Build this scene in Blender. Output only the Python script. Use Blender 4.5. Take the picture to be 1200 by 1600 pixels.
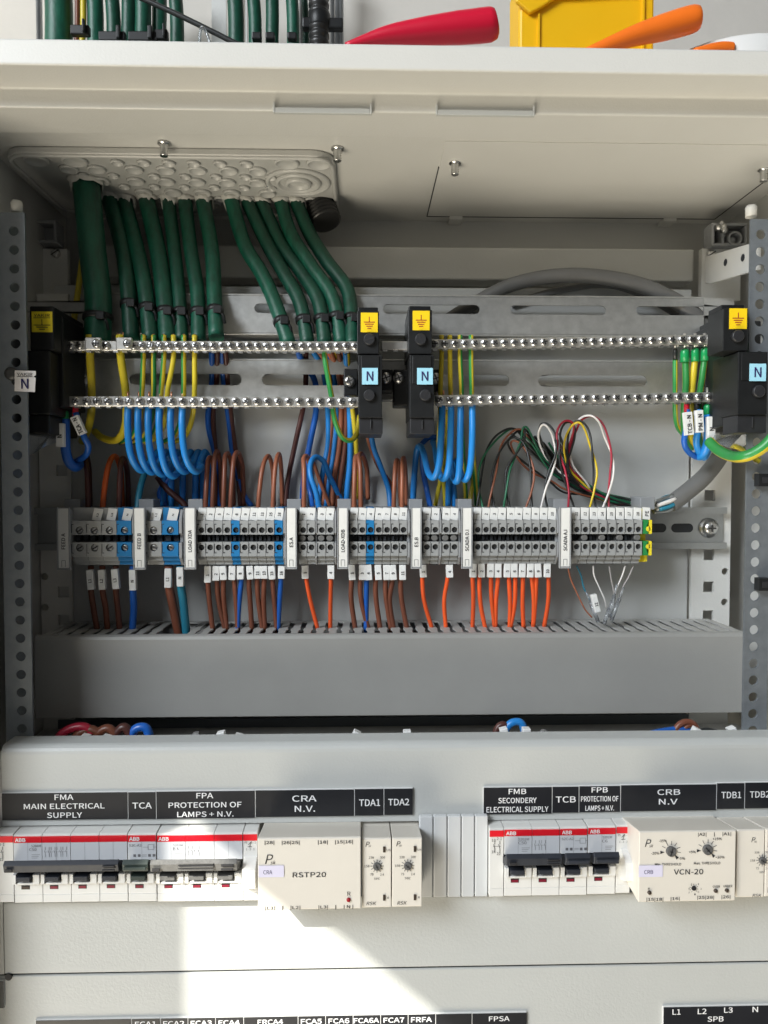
import bpy, math, random
from mathutils import Vector, Matrix, Euler, Quaternion
random.seed(7)
for o in list(bpy.data.objects): bpy.data.objects.remove(o)
SC = bpy.context.scene
COL = SC.collection
R = math.radians

# ------------------------------------------------------------------ camera
F = 1200.0
cam = bpy.data.cameras.new('camera'); camo = bpy.data.objects.new('camera', cam); COL.objects.link(camo)
cam.sensor_fit = 'VERTICAL'; cam.sensor_height = 36; cam.sensor_width = 27; cam.lens = 27.0
cam.clip_start = 0.01; cam.clip_end = 60
camo.location = (0, 0, 0); camo.rotation_euler = (R(90-2.0), 0, R(-1.575))
SC.camera = camo
SC.render.resolution_x = 768; SC.render.resolution_y = 1024
CM = camo.rotation_euler.to_matrix()

# ------------------------------------------------------------------ world, lamps, exposure
W = bpy.data.worlds.new("World"); SC.world = W; W.use_nodes = True
bg = W.node_tree.nodes['Background']; bg.inputs[0].default_value = (1.0, .97, .92, 1); bg.inputs[1].default_value = 0.115
def lamp(name, kind, loc, aim, energy, color, **kw):
    l = bpy.data.lights.new(name, kind); l.energy = energy; l.color = color
    for k, v in kw.items(): setattr(l, k, v)
    o = bpy.data.objects.new(name, l); COL.objects.link(o); o.location = loc
    o.rotation_euler = (Vector(aim)-Vector(loc)).to_track_quat('-Z', 'Y').to_euler()
    return o
SUNDIR = Vector((-.86, -1.0, .96)).normalized()
TGT = Vector((-.03, .485, -.29))
lamp('sunbeam', 'SPOT', TGT+SUNDIR*14, TGT, 21000, (1, .95, .84), spot_size=R(9), spot_blend=.2, shadow_soft_size=.010)
lamp('window_skylight', 'AREA', (-2.10, -1.55, 1.55), (.10, .5, -.05), 142, (.90, .95, 1), shape='RECTANGLE', size=1.5, size_y=1.3)
lamp('room_bounce', 'AREA', (-1.70, -1.05, -3.0), (.05, .5, .1), 192, (1, .90, .72), shape='RECTANGLE', size=2.8, size_y=2.4)
vs = SC.view_settings; vs.view_transform = 'Standard'; vs.look = 'None'; vs.exposure = 0; vs.gamma = 1; vs.use_curve_mapping = False
SC.render.engine = 'CYCLES'
SC.cycles.max_bounces = 6; SC.cycles.transparent_max_bounces = 8
SC.cycles.sample_clamp_indirect = 4

# ------------------------------------------------------------------ helpers
def at(px, py, Y):
    d = CM @ Vector(((px-600)/F, (800-py)/F, -1)); return d*(Y/d.y)
def ax(px, py, Y): return at(px, py, Y).x
def az(px, py, Y): return at(px, py, Y).z

MATS = {}
def mat(name, col, rough=.5, metal=0, noise=0, nscale=40, bump=0, bscale=300, spec=.5, alpha=1, trans=0, coat=0, spangle=0, rnd=0, streak=0):
    m = bpy.data.materials.new(name); m.use_nodes = True; nt = m.node_tree; b = nt.nodes['Principled BSDF']
    b.inputs['Base Color'].default_value = (*col, 1); b.inputs['Roughness'].default_value = rough
    b.inputs['Metallic'].default_value = metal; b.inputs['Specular IOR Level'].default_value = spec
    b.inputs['Alpha'].default_value = alpha; b.inputs['Transmission Weight'].default_value = trans
    b.inputs['Coat Weight'].default_value = coat
    tc = nt.nodes.new('ShaderNodeTexCoord')
    if noise or spangle:
        if spangle:
            n = nt.nodes.new('ShaderNodeTexVoronoi'); n.inputs['Scale'].default_value = nscale; out = n.outputs['Color']
            sep = nt.nodes.new('ShaderNodeSeparateColor'); nt.links.new(out, sep.inputs[0]); out = sep.outputs[0]; amt = spangle
        else:
            n = nt.nodes.new('ShaderNodeTexNoise'); n.inputs['Scale'].default_value = nscale; n.inputs['Detail'].default_value = 6; n.inputs['Roughness'].default_value = .65
            out = n.outputs['Fac']; amt = noise
        if streak:
            mp = nt.nodes.new('ShaderNodeMapping'); mp.inputs['Scale'].default_value = (1, 1, streak); nt.links.new(tc.outputs['Object'], mp.inputs['Vector']); nt.links.new(mp.outputs[0], n.inputs['Vector'])
        else: nt.links.new(tc.outputs['Object'], n.inputs['Vector'])
        mr = nt.nodes.new('ShaderNodeMapRange'); nt.links.new(out, mr.inputs['Value'])
        mr.inputs['From Min'].default_value = .25; mr.inputs['From Max'].default_value = .75
        mr.inputs['To Min'].default_value = 1-amt; mr.inputs['To Max'].default_value = 1+amt
        mx = nt.nodes.new('ShaderNodeMix'); mx.data_type = 'RGBA'; mx.blend_type = 'MULTIPLY'; mx.inputs['Factor'].default_value = 1
        mx.inputs['A'].default_value = (*col, 1); nt.links.new(mr.outputs[0], mx.inputs['B'])
        res = mx.outputs['Result']
        if rnd:                                                   # every piece of wire comes from its own roll
            oi = nt.nodes.new('ShaderNodeObjectInfo'); mq = nt.nodes.new('ShaderNodeMapRange'); nt.links.new(oi.outputs['Random'], mq.inputs['Value'])
            mq.inputs['To Min'].default_value = 1-rnd; mq.inputs['To Max'].default_value = 1+rnd
            mz = nt.nodes.new('ShaderNodeMix'); mz.data_type = 'RGBA'; mz.blend_type = 'MULTIPLY'; mz.inputs['Factor'].default_value = 1
            nt.links.new(res, mz.inputs['A']); nt.links.new(mq.outputs[0], mz.inputs['B']); res = mz.outputs['Result']
        nt.links.new(res, b.inputs['Base Color'])
        mr2 = nt.nodes.new('ShaderNodeMapRange'); nt.links.new(out, mr2.inputs['Value'])
        mr2.inputs['To Min'].default_value = max(.03, rough-.12); mr2.inputs['To Max'].default_value = min(1, rough+.12)
        nt.links.new(mr2.outputs[0], b.inputs['Roughness'])
    if bump:
        n2 = nt.nodes.new('ShaderNodeTexNoise'); n2.inputs['Scale'].default_value = bscale; n2.inputs['Detail'].default_value = 2
        nt.links.new(tc.outputs['Object'], n2.inputs['Vector'])
        bp = nt.nodes.new('ShaderNodeBump'); bp.inputs['Strength'].default_value = bump; bp.inputs['Distance'].default_value = .001
        nt.links.new(n2.outputs['Fac'], bp.inputs['Height']); nt.links.new(bp.outputs[0], b.inputs['Normal'])
    MATS[name] = m; return m

mat('cabinet_paint', (.61, .61, .585), .42, noise=.03, nscale=9, bump=.10, bscale=700)
mat('cover_paint', (.49, .505, .495), .42, noise=.045, nscale=7, bump=.15, bscale=560)
mat('plate_paint', (.50, .51, .50), .42, noise=.04, nscale=6, bump=.08, bscale=600)
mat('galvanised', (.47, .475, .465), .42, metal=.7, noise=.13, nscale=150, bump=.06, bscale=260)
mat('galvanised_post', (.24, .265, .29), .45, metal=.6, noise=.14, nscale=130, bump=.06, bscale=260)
mat('din_steel', (.40, .415, .42), .34, metal=.9, noise=.1, nscale=60)
mat('nickel', (.64, .635, .61), .32, metal=.75, noise=.10, nscale=300)
mat('screw_steel', (.64, .64, .63), .30, metal=1, noise=.12, nscale=400)
mat('terminal_screw', (.10, .10, .10), .45, metal=.6)
mat('screw_slot', (.05, .05, .05), .5, metal=.5)
mat('copper', (.75, .38, .25), .3, metal=1)
mat('black_plastic', (.011, .012, .013), .42, noise=.25, nscale=60, spec=.35)
mat('dark_plastic', (.022, .023, .026), .42, noise=.2, nscale=80, spec=.4)
mat('black_toggle', (.028, .032, .042), .50, noise=.2, nscale=80, spec=.3)
mat('green_toggle', (.04, .055, .05), .5, noise=.2, nscale=80, spec=.3)
mat('sunlit_toggle', (.11, .11, .108), .5, noise=.3, nscale=500, spec=.35)  # black toggle plastic with the sunlight put into a greyer base colour
mat('terminal_grey', (.33, .34, .34), .45, noise=.05, nscale=120)
mat('clamp_grey', (.31, .32, .33), .45, noise=.05, nscale=120)
mat('terminal_blue', (.012, .19, .45), .42, noise=.06, nscale=120)
mat('terminal_green', (.02, .24, .06), .45)
mat('terminal_yellow', (.80, .66, .03), .45)
mat('marker_white', (.80, .80, .77), .5, noise=.04, nscale=200)
mat('sleeve_white', (.78, .79, .78), .4, noise=.05, nscale=300)
mat('ink', (.015, .015, .018), .6)
mat('ink_grey', (.16, .16, .17), .6)
mat('ink_red', (.35, .03, .02), .6)
mat('ink_blue', (.02, .015, .10), .6)
mat('duct_grey', (.40, .40, .385), .48, noise=.04, nscale=12, bump=.05, bscale=900)
mat('duct_cover', (.30, .30, .288), .45, noise=.075, nscale=11, bump=.06, bscale=700)
mat('green_jacket', (.0032, .070, .041), .46, noise=.5, nscale=190, streak=.22, bump=.3, bscale=170, rnd=.22)
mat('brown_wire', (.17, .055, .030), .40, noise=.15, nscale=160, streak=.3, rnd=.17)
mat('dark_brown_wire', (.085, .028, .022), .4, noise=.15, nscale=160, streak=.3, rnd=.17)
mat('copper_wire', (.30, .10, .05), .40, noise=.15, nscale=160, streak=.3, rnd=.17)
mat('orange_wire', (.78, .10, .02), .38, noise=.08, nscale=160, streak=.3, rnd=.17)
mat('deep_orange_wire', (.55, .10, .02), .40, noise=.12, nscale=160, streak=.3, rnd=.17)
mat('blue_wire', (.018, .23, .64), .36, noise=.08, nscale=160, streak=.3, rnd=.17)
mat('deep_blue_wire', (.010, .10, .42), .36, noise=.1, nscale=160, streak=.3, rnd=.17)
mat('teal_wire', (.02, .20, .30), .4)
mat('pe_yellow', (.62, .50, .03), .38, noise=.08, nscale=160, streak=.3, rnd=.17)
mat('pe_green', (.03, .26, .06), .38, noise=.08, nscale=160, streak=.3, rnd=.17)
mat('red_wire', (.38, .015, .04), .38)
mat('white_wire', (.78, .75, .72), .4)
mat('black_wire', (.016, .018, .018), .38)
mat('thin_green_wire', (.01, .13, .06), .38)
mat('yellow_wire', (.75, .55, .02), .38)
mat('grey_wire', (.35, .33, .32), .4)
mat('grey_jacket', (.14, .14, .137), .5, noise=.1, nscale=40)
mat('ferrule_green', (.01, .30, .09), .33)
mat('ferrule_red', (.55, .01, .03), .33)
mat('ferrule_black', (.02, .022, .022), .35)
mat('sticker_yellow', (.90, .62, .01), .4)
mat('sticker_dull_yellow', (.78, .64, .02), .45)
mat('sticker_blue', (.36, .70, .86), .4)
mat('sticker_white', (.78, .76, .76), .45)
mat('label_black', (.012, .013, .017), .42, noise=.2, nscale=30)
mat('label_edge', (.72, .73, .73), .45)
mat('label_letter', (.82, .83, .84), .5)
mat('breaker_white', (.72, .72, .70), .38, noise=.02, nscale=40)
mat('breaker_panel', (.60, .62, .65), .42)
mat('breaker_red', (.70, .008, .02), .4)
mat('window_red', (.20, .012, .03), .3)
mat('window_dark', (.05, .035, .025), .3)
mat('relay_cream', (.70, .665, .60), .45, noise=.03, nscale=25)
mat('relay_shade', (.56, .535, .48), .45, noise=.03, nscale=25)
mat('knob_grey', (.10, .10, .10), .6, noise=.3, nscale=900)
mat('led_red', (.30, .012, .02), .25)
mat('paper_lilac', (.68, .66, .82), .5)
mat('blank_strip', (.58, .60, .615), .45, noise=.02, nscale=20)
mat('membrane', (.47, .472, .455), .32, noise=.05, nscale=60)
mat('torn_film', (.55, .545, .51), .5, noise=.06, nscale=80)
mat('wall_plaster', (.60, .57, .52), .85, noise=.07, nscale=9, bump=.5, bscale=60)
mat('bin_yellow', (.88, .50, .004), .42, noise=.03, nscale=20)
mat('tool_red', (.62, .006, .035), .36)
mat('tool_orange', (.95, .19, .015), .36)
mat('tape_white', (.78, .77, .74), .6)
mat('clear_plastic', (.80, .84, .88), .12, trans=.85, spec=.5)
mat('dark_gap', (.02, .023, .028), .7)
mat('rubber_black', (.018, .018, .018), .38)
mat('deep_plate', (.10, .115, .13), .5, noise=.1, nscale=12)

ORG = {}
def tag(o, label=None, cat=None, group=None, kind=None):
    if label: o['label'] = label
    if cat: o['category'] = cat
    if group: o['group'] = group
    if kind: o['kind'] = kind
    return o
def thing(name, label, cat, loc, group=None):
    o = bpy.data.objects.new(name, None); COL.objects.link(o); o.location = loc; o.empty_display_size = .005
    ORG[o] = Vector(loc); return tag(o, label, cat, group)

FONT = None
try:                                                             # the plain sans face that ships inside Blender
    import os
    FONT = bpy.data.fonts.load(os.path.join(bpy.utils.resource_path('LOCAL'), 'datafiles', 'fonts', 'Noto Sans CJK Regular.woff2'))
except Exception:
    FONT = None
FONTC = {}
def glyphs(s, shear=0, bold=0):
    k = (s, shear, bold)
    if k in FONTC: return FONTC[k]
    c = bpy.data.curves.new('t', 'FONT'); c.body = s; c.size = 1; c.shear = shear; c.resolution_u = 3
    c.align_x = 'LEFT'
    if FONT: c.font = FONT
    o = bpy.data.objects.new('t', c)
    me = bpy.data.meshes.new_from_object(o)
    vs_ = [(v.co.x, v.co.y) for v in me.vertices]; fs = [tuple(p.vertices) for p in me.polygons]
    bpy.data.objects.remove(o); bpy.data.meshes.remove(me); bpy.data.curves.remove(c)
    FONTC[k] = (vs_, fs); return FONTC[k]

def catmull(P, n=6):
    P = [Vector(p) for p in P]
    if len(P) < 3: return P
    Q = [P[0]*2-P[1]]+P+[P[-1]*2-P[-2]]; out = []
    for i in range(1, len(Q)-2):
        a, b, c, d = Q[i-1:i+3]
        for k in range(n):
            t = k/n
            out.append(.5*((2*b)+(c-a)*t+(2*a-5*b+4*c-d)*t*t+(3*b-a-3*c+d)*t**3))
    out.append(P[-1]); return out

class MB:
    def __init__(s): s.v = []; s.f = []; s.m = []; s.sm = []
    def add(s, V, Fc, m=0, smooth=False):
        n = len(s.v); s.v += [Vector(p) for p in V]
        for f in Fc: s.f.append(tuple(i+n for i in f)); s.m.append(m); s.sm.append(smooth)
        return s
    def box(s, x0, x1, y0, y1, z0, z1, m=0, M=None):
        if x0 > x1: x0, x1 = x1, x0
        if y0 > y1: y0, y1 = y1, y0
        if z0 > z1: z0, z1 = z1, z0
        V = [Vector(p) for p in [(x0,y0,z0),(x1,y0,z0),(x1,y1,z0),(x0,y1,z0),(x0,y0,z1),(x1,y0,z1),(x1,y1,z1),(x0,y1,z1)]]
        if M is not None: V = [M @ p for p in V]
        return s.add(V, [(0,3,2,1),(4,5,6,7),(0,1,5,4),(1,2,6,5),(2,3,7,6),(3,0,4,7)], m)
    def prism(s, poly, x0, x1, m=0, axis='x'):
        # poly in (y,z) extruded along x  /  axis 'y': poly in (x,z)  / axis 'z': poly in (x,y)
        n = len(poly)
        f = {'x': lambda a, b, c: (c, a, b), 'y': lambda a, b, c: (a, c, b), 'z': lambda a, b, c: (a, b, c)}[axis]
        V = [f(a, b, x0) for a, b in poly]+[f(a, b, x1) for a, b in poly]
        Fc = [tuple(range(n)), tuple(range(2*n-1, n-1, -1))]+[(i, n+i, n+(i+1) % n, (i+1) % n) for i in range(n)]
        return s.add(V, Fc, m)
    def tube(s, pts, r, seg=9, m=0, stripe=None, ph=0, caps=True):
        P = [Vector(p) for p in pts]; n = len(P); rings = []
        if not callable(r): rr = lambda t: r
        else: rr = r
        T = [(P[min(i+1, n-1)]-P[max(i-1, 0)]).normalized() for i in range(n)]
        ref = Vector((0, -1, 0)) if abs(T[0].y) < .9 else Vector((1, 0, 0))
        u = (ref-T[0]*ref.dot(T[0])).normalized()
        base = len(s.v)
        for i in range(n):
            u = (u-T[i]*u.dot(T[i])).normalized(); w = T[i].cross(u); q = rr(i/(n-1))
            for k in range(seg):
                a = 2*math.pi*k/seg; s.v.append(P[i]+(u*math.cos(a)+w*math.sin(a))*q)
        for i in range(n-1):
            for k in range(seg):
                a, b = base+i*seg+k, base+i*seg+(k+1) % seg
                s.f.append((a, b, b+seg, a+seg)); s.sm.append(True)
                s.m.append(stripe if stripe is not None and (k+ph) % seg < seg*.33 else m)
        if caps:
            s.f.append(tuple(base+k for k in range(seg-1, -1, -1))); s.m.append(m); s.sm.append(False)
            s.f.append(tuple(base+(n-1)*seg+k for k in range(seg))); s.m.append(m); s.sm.append(False)
        return s
    def lathe(s, c, axis, prof, seg=16, m=0, smooth=True):
        # prof: (radius, height along axis)
        c = Vector(c); A = Vector(axis).normalized(); u = A.orthogonal().normalized(); w = A.cross(u); base = len(s.v); n = len(prof)
        for (r, h) in prof:
            for k in range(seg):
                a = 2*math.pi*k/seg; s.v.append(c+A*h+(u*math.cos(a)+w*math.sin(a))*r)
        for i in range(n-1):
            for k in range(seg):
                a, b = base+i*seg+k, base+i*seg+(k+1) % seg
                s.f.append((a, b, b+seg, a+seg)); s.m.append(m); s.sm.append(smooth)
        s.f.append(tuple(base+(n-1)*seg+k for k in range(seg))); s.m.append(m); s.sm.append(False)
        s.f.append(tuple(base+k for k in range(seg-1, -1, -1))); s.m.append(m); s.sm.append(False)
        return s
    def cell(s, x0, x1, z0, z1, y0, y1, shape, m=0, seg=24):
        """plate cell facing -Y with a hole; shape = ('round',cx,cz,r) / ('slot',cx,cz,halflen,r) / ('sq',cx,cz,hx,hz) / ('vslot',...)"""
        cx, cz = shape[1], shape[2]; inn = []; out = []
        for k in range(seg):
            a = 2*math.pi*k/seg+math.pi/4; ca, sa = math.cos(a), math.sin(a); q = max(abs(ca), abs(sa)); u, v = ca/q, sa/q
            if shape[0] == 'round': inn.append((cx+shape[3]*ca, cz+shape[3]*sa))
            elif shape[0] == 'slot': inn.append((cx+shape[4]*ca+(shape[3] if ca > 0 else -shape[3]), cz+shape[4]*sa))
            else: inn.append((cx+shape[3]*u, cz+shape[4]*v))
            out.append(((x0+x1)/2+(x1-x0)/2*u, (z0+z1)/2+(z1-z0)/2*v))
        V = [(x, y0, z) for x, z in out]+[(x, y0, z) for x, z in inn]+[(x, y1, z) for x, z in inn]+[(x, y1, z) for x, z in out]
        Fc = []
        for k in range(seg):
            j = (k+1) % seg
            Fc += [(k, j, seg+j, seg+k), (seg+k, seg+j, 2*seg+j, 2*seg+k), (2*seg+k, 2*seg+j, 3*seg+j, 3*seg+k), (3*seg+k, 3*seg+j, j, k)]
        return s.add(V, Fc, m)
    def text(s, t, cx, cz, y, h, m=0, w=None, rot=0, shear=0, bold=0, align='c', wmax=None):
        vs_, fs = glyphs(t, shear)
        if not vs_: return s
        xs = [a for a, b in vs_]; zs = [b for a, b in vs_]
        x0, x1, z0, z1 = min(xs), max(xs), min(zs), max(zs)
        sz = h/max(z1-z0, 1e-6); sx = sz if w is None else w/max(x1-x0, 1e-6)
        if wmax and (x1-x0)*sx > wmax: sx = wmax/(x1-x0)
        ox = {'c': (x0+x1)/2, 'l': x0, 'r': x1}[align]; V = []
        ca, sa = math.cos(rot), math.sin(rot); e = bold*h
        for j, (du_, dv_) in enumerate(((0, 0), (e, e*.5), (-e, e*.5), (0, -e)) if bold else ((0, 0),)):   # thicken the strokes by overlapping prints
            V = []
            for a, b in vs_:
                p, q = (a-ox)*sx+du_, (b-(z0+z1)/2)*sz+dv_
                V.append((cx+p*ca-q*sa, y-j*.000012, cz+p*sa+q*ca))
            s.add(V, fs, m)
        return s
    def line(s, x0, z0, x1, z1, y, t, m=0):
        d = Vector((x1-x0, 0, z1-z0)); n = Vector((-d.z, 0, d.x)).normalized()*(t/2)
        a, b = Vector((x0, y, z0)), Vector((x1, y, z1))
        return s.add([a-n, b-n, b+n, a+n], [(0, 1, 2, 3)], m)
    def disc(s, cx, cz, r, y, m=0, seg=14):
        return s.add([(cx+r*math.cos(2*math.pi*k/seg), y, cz+r*math.sin(2*math.pi*k/seg)) for k in range(seg)], [tuple(range(seg))], m)
    def mesh(s, name, mats, org):
        me = bpy.data.meshes.new(name); me.from_pydata([tuple(p-org) for p in s.v], [], s.f)
        for q in mats: me.materials.append(MATS[q])
        me.polygons.foreach_set('material_index', s.m); me.polygons.foreach_set('use_smooth', s.sm); me.update()
        return me
    def build(s, name, mats, parent=None, bevel=0, label=None, segs=2):
        if isinstance(mats, str): mats = [mats]
        if parent is None:
            lo = [min(p[i] for p in s.v) for i in range(3)]; hi = [max(p[i] for p in s.v) for i in range(3)]
            org = Vector(((lo[0]+hi[0])/2, (lo[1]+hi[1])/2, lo[2]))
        else: org = ORG[parent]
        o = bpy.data.objects.new(name, s.mesh(name, mats, org)); COL.objects.link(o)
        if parent is None: o.location = org
        else: o.parent = parent
        ORG[o] = org
        if bevel:
            b = o.modifiers.new('bevel', 'BEVEL'); b.width = bevel; b.segments = segs; b.limit_method = 'ANGLE'; b.angle_limit = R(40)
        if label: o['label'] = label
        return o
def copy_tree(o, parent=None):
    c = o.copy(); COL.objects.link(c)
    if parent is not None: c.parent = parent
    ORG[c] = ORG[o]
    for ch in [q for q in o.children]: copy_tree(ch, c)
    return c
# ------------------------------------------------------------------ cabinet shell (profiles in y,z run along x)
XL, XR = -.2514, .315
cab = thing('electrical_cabinet', 'open light grey steel switchgear cabinet holding all the wiring', 'cabinet', (.03, .47, -.36))
m = MB()
# the roof's front: lip, step, inner flange (one folded profile), open underneath
prof = [(.440, .2477), (.440, .2333), (.4653, .2333), (.4653, .2220), (.4990, .2220), (.4990, .2265), (.70, .2265), (.70, .2477)]
m.prism(prof, -.36, .40)
m.build('roof', 'cabinet_paint', cab, bevel=.0012, segs=3)
for px0, px1 in ((430, 578), (684, 832)):                        # grip strips set in the inner flange
    m = MB(); x0, x1 = ax(px0, 180, .464), ax(px1, 180, .464); z = .2220
    m.box(x0, x1, .4628, .4653, z-.0022, z+.0010)
    m.box(x0-.0012, x0, .4625, .4653, z-.0022, z+.0042); m.box(x1, x1+.0012, .4625, .4653, z-.0022, z+.0042)
    m.build('grip_strip', 'cover_paint', cab, bevel=.0003)
# back wall, sides, rear cross profile
m = MB(); m.box(XL, XR, .667, .672, -.42, .2265); m.build('back_wall', 'cabinet_paint', cab)
m = MB(); m.box(XL-.004, XL, .442, .672, -.42, .2216); m.box(XL-.004, XL, .4995, .672, .2216, .2268); m.build('side_wall', 'cabinet_paint', cab)
m = MB(); m.box(XR, XR+.004, .468, .672, -.42, .2216); m.box(XR, XR+.004, .4995, .672, .2216, .2268); m.build('side_wall', 'cabinet_paint', cab)
m = MB(); z0, z1 = az(700, 437, .628), az(700, 386, .628)
m.box(-.226, .2715, .628, .650, z0, z1); m.build('cross_profile', 'cabinet_paint', cab, bevel=.0015)
# corner frame brackets
for side in (-1, 1):
    m = MB(); Y = .618
    if side > 0: x0, x1 = ax(1096, 420, Y), ax(1158, 420, Y)
    else: x0, x1 = ax(52, 420, Y), ax(106, 420, Y)
    z0, z1 = az(1100 if side > 0 else 80, 470, Y), az(1100 if side > 0 else 80, 388, Y)
    m.box(x0, x1, Y, Y+.006, z0, z1); m.build('corner_plate', 'cabinet_paint', cab, bevel=.0008)
    s = MB(); cx, cz = (ax(1110, 398, Y), az(1110, 398, Y)) if side > 0 else (ax(88, 396, Y), az(88, 396, Y))
    s.lathe((cx, Y, cz), (0, -1, 0), [(.0035, 0), (.0035, .002), (.002, .0032)]); s.line(cx-.003, cz-.002, cx+.003, cz+.002, Y-.0034, .0008, 1)
    s.build('screw', ['screw_steel', 'screw_slot'], cab)
    # plastic frame joint with a ring
    m = MB(); Y = .610
    xa, xb = (ax(1112, 365, Y), ax(1168, 365, Y)) if side > 0 else (ax(38, 365, Y), ax(88, 365, Y))
    zb, zt = (az(1130, 384, Y), az(1130, 348, Y)) if side > 0 else (az(60, 379, Y), az(60, 344, Y))
    t = .0022
    m.box(xa, xb, Y+.012, Y+.015, zb, zt, 0)
    m.box(xa, xb, Y, Y+.012, zt-t, zt); m.box(xa, xb, Y, Y+.012, zb, zb+t)
    for q in (xa, xa+(xb-xa)*.28, xb-t): m.box(q, q+t, Y, Y+.012, zb+t, zt-t)
    rx, rz = (ax(1148, 373, Y), az(1148, 373, Y)) if side > 0 else (ax(48, 366, Y), az(48, 366, Y))
    m.lathe((rx, Y+.011, rz), (0, -1, 0), [(.0058, 0), (.0058, .012), (.0042, .012), (.0042, .003)], seg=20)
    m.lathe((rx, Y+.006, rz), (0, -1, 0), [(.0034, 0), (.0034, .002), (.001, .003)], seg=8)
    m.build('frame_joint', 'clamp_grey', cab, bevel=.0003)
m = MB(); Y = .612; c = at(1128, 356, Y)
for k in range(4): m.lathe((c.x+random.uniform(-.004, .004), Y-.004+k*.001, c.z+random.uniform(-.004, .004)), (random.uniform(-.6, .6), -1, random.uniform(-.6, .6)), [(.0025, 0), (.0025, .004), (.001, .005)], seg=7)
m.build('bright_bolt', 'screw_steel', cab)
# fixing lug with two holes beside the right-hand post
m = MB(); Y0 = .565; x = .268
m.prism([(.520, az(1170, 384, .53)), (.60, az(1141, 395, .59)), (.60, az(1141, 437, .59)), (.592, az(1148, 440, .585)), (.520, az(1170, 428, .53))], x, x+.0025)
m.build('fixing_lug', 'cabinet_paint', cab, bevel=.0004)
for py, yy in ((404, .556), (396, .530)):
    s = MB(); z = az(1160, py, yy); s.lathe((x-.0004, yy+.01, z), (1, 0, 0), [(.0026, 0), (.0026, .0002)], seg=12); s.build('lug_hole', 'dark_gap', cab)
# mounting plate and the punched strips on both sides
m = MB(); m.box(-.2385, .2600, .606, .609, -.42, az(600, 449, .606)); m.build('mounting_plate', 'plate_paint', cab, bevel=.0006)
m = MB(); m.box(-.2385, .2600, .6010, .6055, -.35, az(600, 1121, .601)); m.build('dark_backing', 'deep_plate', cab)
for side in (-1, 1):
    Y0, Y1 = .6025, .6055; m = MB()
    if side > 0: x0, x1, xs, xr = .2610, .2925, ax(1108, 850, Y0), ax(1133, 893, Y0)
    else: x0, x1, xs, xr = -.2505, -.2265, ax(98, 850, Y0), ax(70, 930, Y0)
    hz = [('r', 690), ('s', 774), ('s', 867 if side > 0 else 868), ('r', 893), ('s', 917 if side > 0 else 925), ('r', 941), ('s', 962), ('r', 996), ('s', 1030)]
    if side < 0: hz = [('r', 560), ('s', 735), ('r', 901), ('s', 925), ('r', 949), ('s', 969), ('r', 1005)]
    zs = [(k, az(1110 if side > 0 else 90, p, Y0)) for k, p in hz]
    bounds = [az(1100, 466, Y0)]+[(zs[i][1]+zs[i+1][1])/2 for i in range(len(zs)-1)]+[-.34]
    h = .0042
    for i, (k, z) in enumerate(zs):
        a, b = bounds[i+1], bounds[i]
        if k == 's': m.cell(x0, x1, a, b, Y0, Y1, ('sq', xs, z, h, h), seg=32)
        else: m.cell(x0, x1, a, b, Y0, Y1, ('round', xr, z, .0028))
    m.build('punched_strip', 'cabinet_paint', cab)
# screws hanging from the roof
for i, (px, py) in enumerate(((256, 222), (527, 227), (711, 247), (1194, 252))):
    Y = .2265/az(567, py+4, 1)
    p = at(px, py, Y); m = MB()
    prof = [(.0026, 0)]
    for k in range(5): prof += [(.0029, .0007+k*.0016), (.0023, .0014+k*.0016)]
    m.lathe((p.x, Y, .2262), (0, 0, -1), [(.0042, 0), (.0042, .0012)]+[(r, h+.0012) for r, h in prof], seg=14)
    m.build('roof_screw', 'screw_steel', cab)
# knock-out marks at the back of the roof
for px in (712, 1045):
    m = MB(); m.box(ax(px-10, 345, .655), ax(px+10, 345, .655), .652, .6668, .2235, .2264); m.build('roof_tab', 'cabinet_paint', cab)

# ------------------------------------------------------------------ blank gland plate (right of roof)
m = MB(); m.box(.0545, .2985, .512, .652, .2258, .2264); bp = m.build('blank_plate', 'cabinet_paint', None, bevel=.0001)
tag(bp, 'flat blank steel plate set flush under the cabinet roof, seam showing', 'gland plate')
m = MB()
for a in ((.0538, .0544, .553, .6531), (.2986, .2992, .553, .6531), (.0544, .2986, .6521, .6531)): m.box(a[0], a[1], a[2], a[3], .2255, .2264)
q = m.build('seam', 'dark_gap', bp)

# ------------------------------------------------------------------ cable gland plate with moulded membrane (left of roof)
gl = thing('cable_gland_plate', 'moulded off-white membrane plate under the roof with green cables pushed through', 'gland plate', (-.13, .59, .222))
gx0, gx1, gy0, gy1 = -.2425, -.0190, .527, .641
def rrect(x0, x1, y0, y1, r, n=6):
    P = []
    for cx, cy, a0 in ((x1-r, y1-r, 0), (x0+r, y1-r, 90), (x0+r, y0+r, 180), (x1-r, y0+r, 270)):
        for k in range(n+1):
            a = R(a0+90*k/n); P.append((cx+r*math.cos(a), cy+r*math.sin(a)))
    return P
m = MB(); m.prism(rrect(gx0, gx1, gy0, gy1, .016), .2215, .2264, axis='z'); m.build('plate_body', 'membrane', gl, bevel=.0012, segs=3)
m = MB(); P = rrect(gx0+.002, gx1-.002, gy0+.002, gy1-.002, .015); P = [(x, y, .2212) for x, y in P]; m.tube(P+[P[0]], .0016, seg=8, caps=False); m.build('raised_rim', 'membrane', gl)
def bump(bm, x, y, r, h=.0022):
    z = .2217
    bm.lathe((x, y, z), (0, 0, -1), [(r, 0), (r*.97, h*.7), (r*.92, h), (r*.82, h*.9), (r*.74, h*.25), (r*.3, h*.12), (0.0004, h*.1)], seg=24)
bm = MB()
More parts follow.
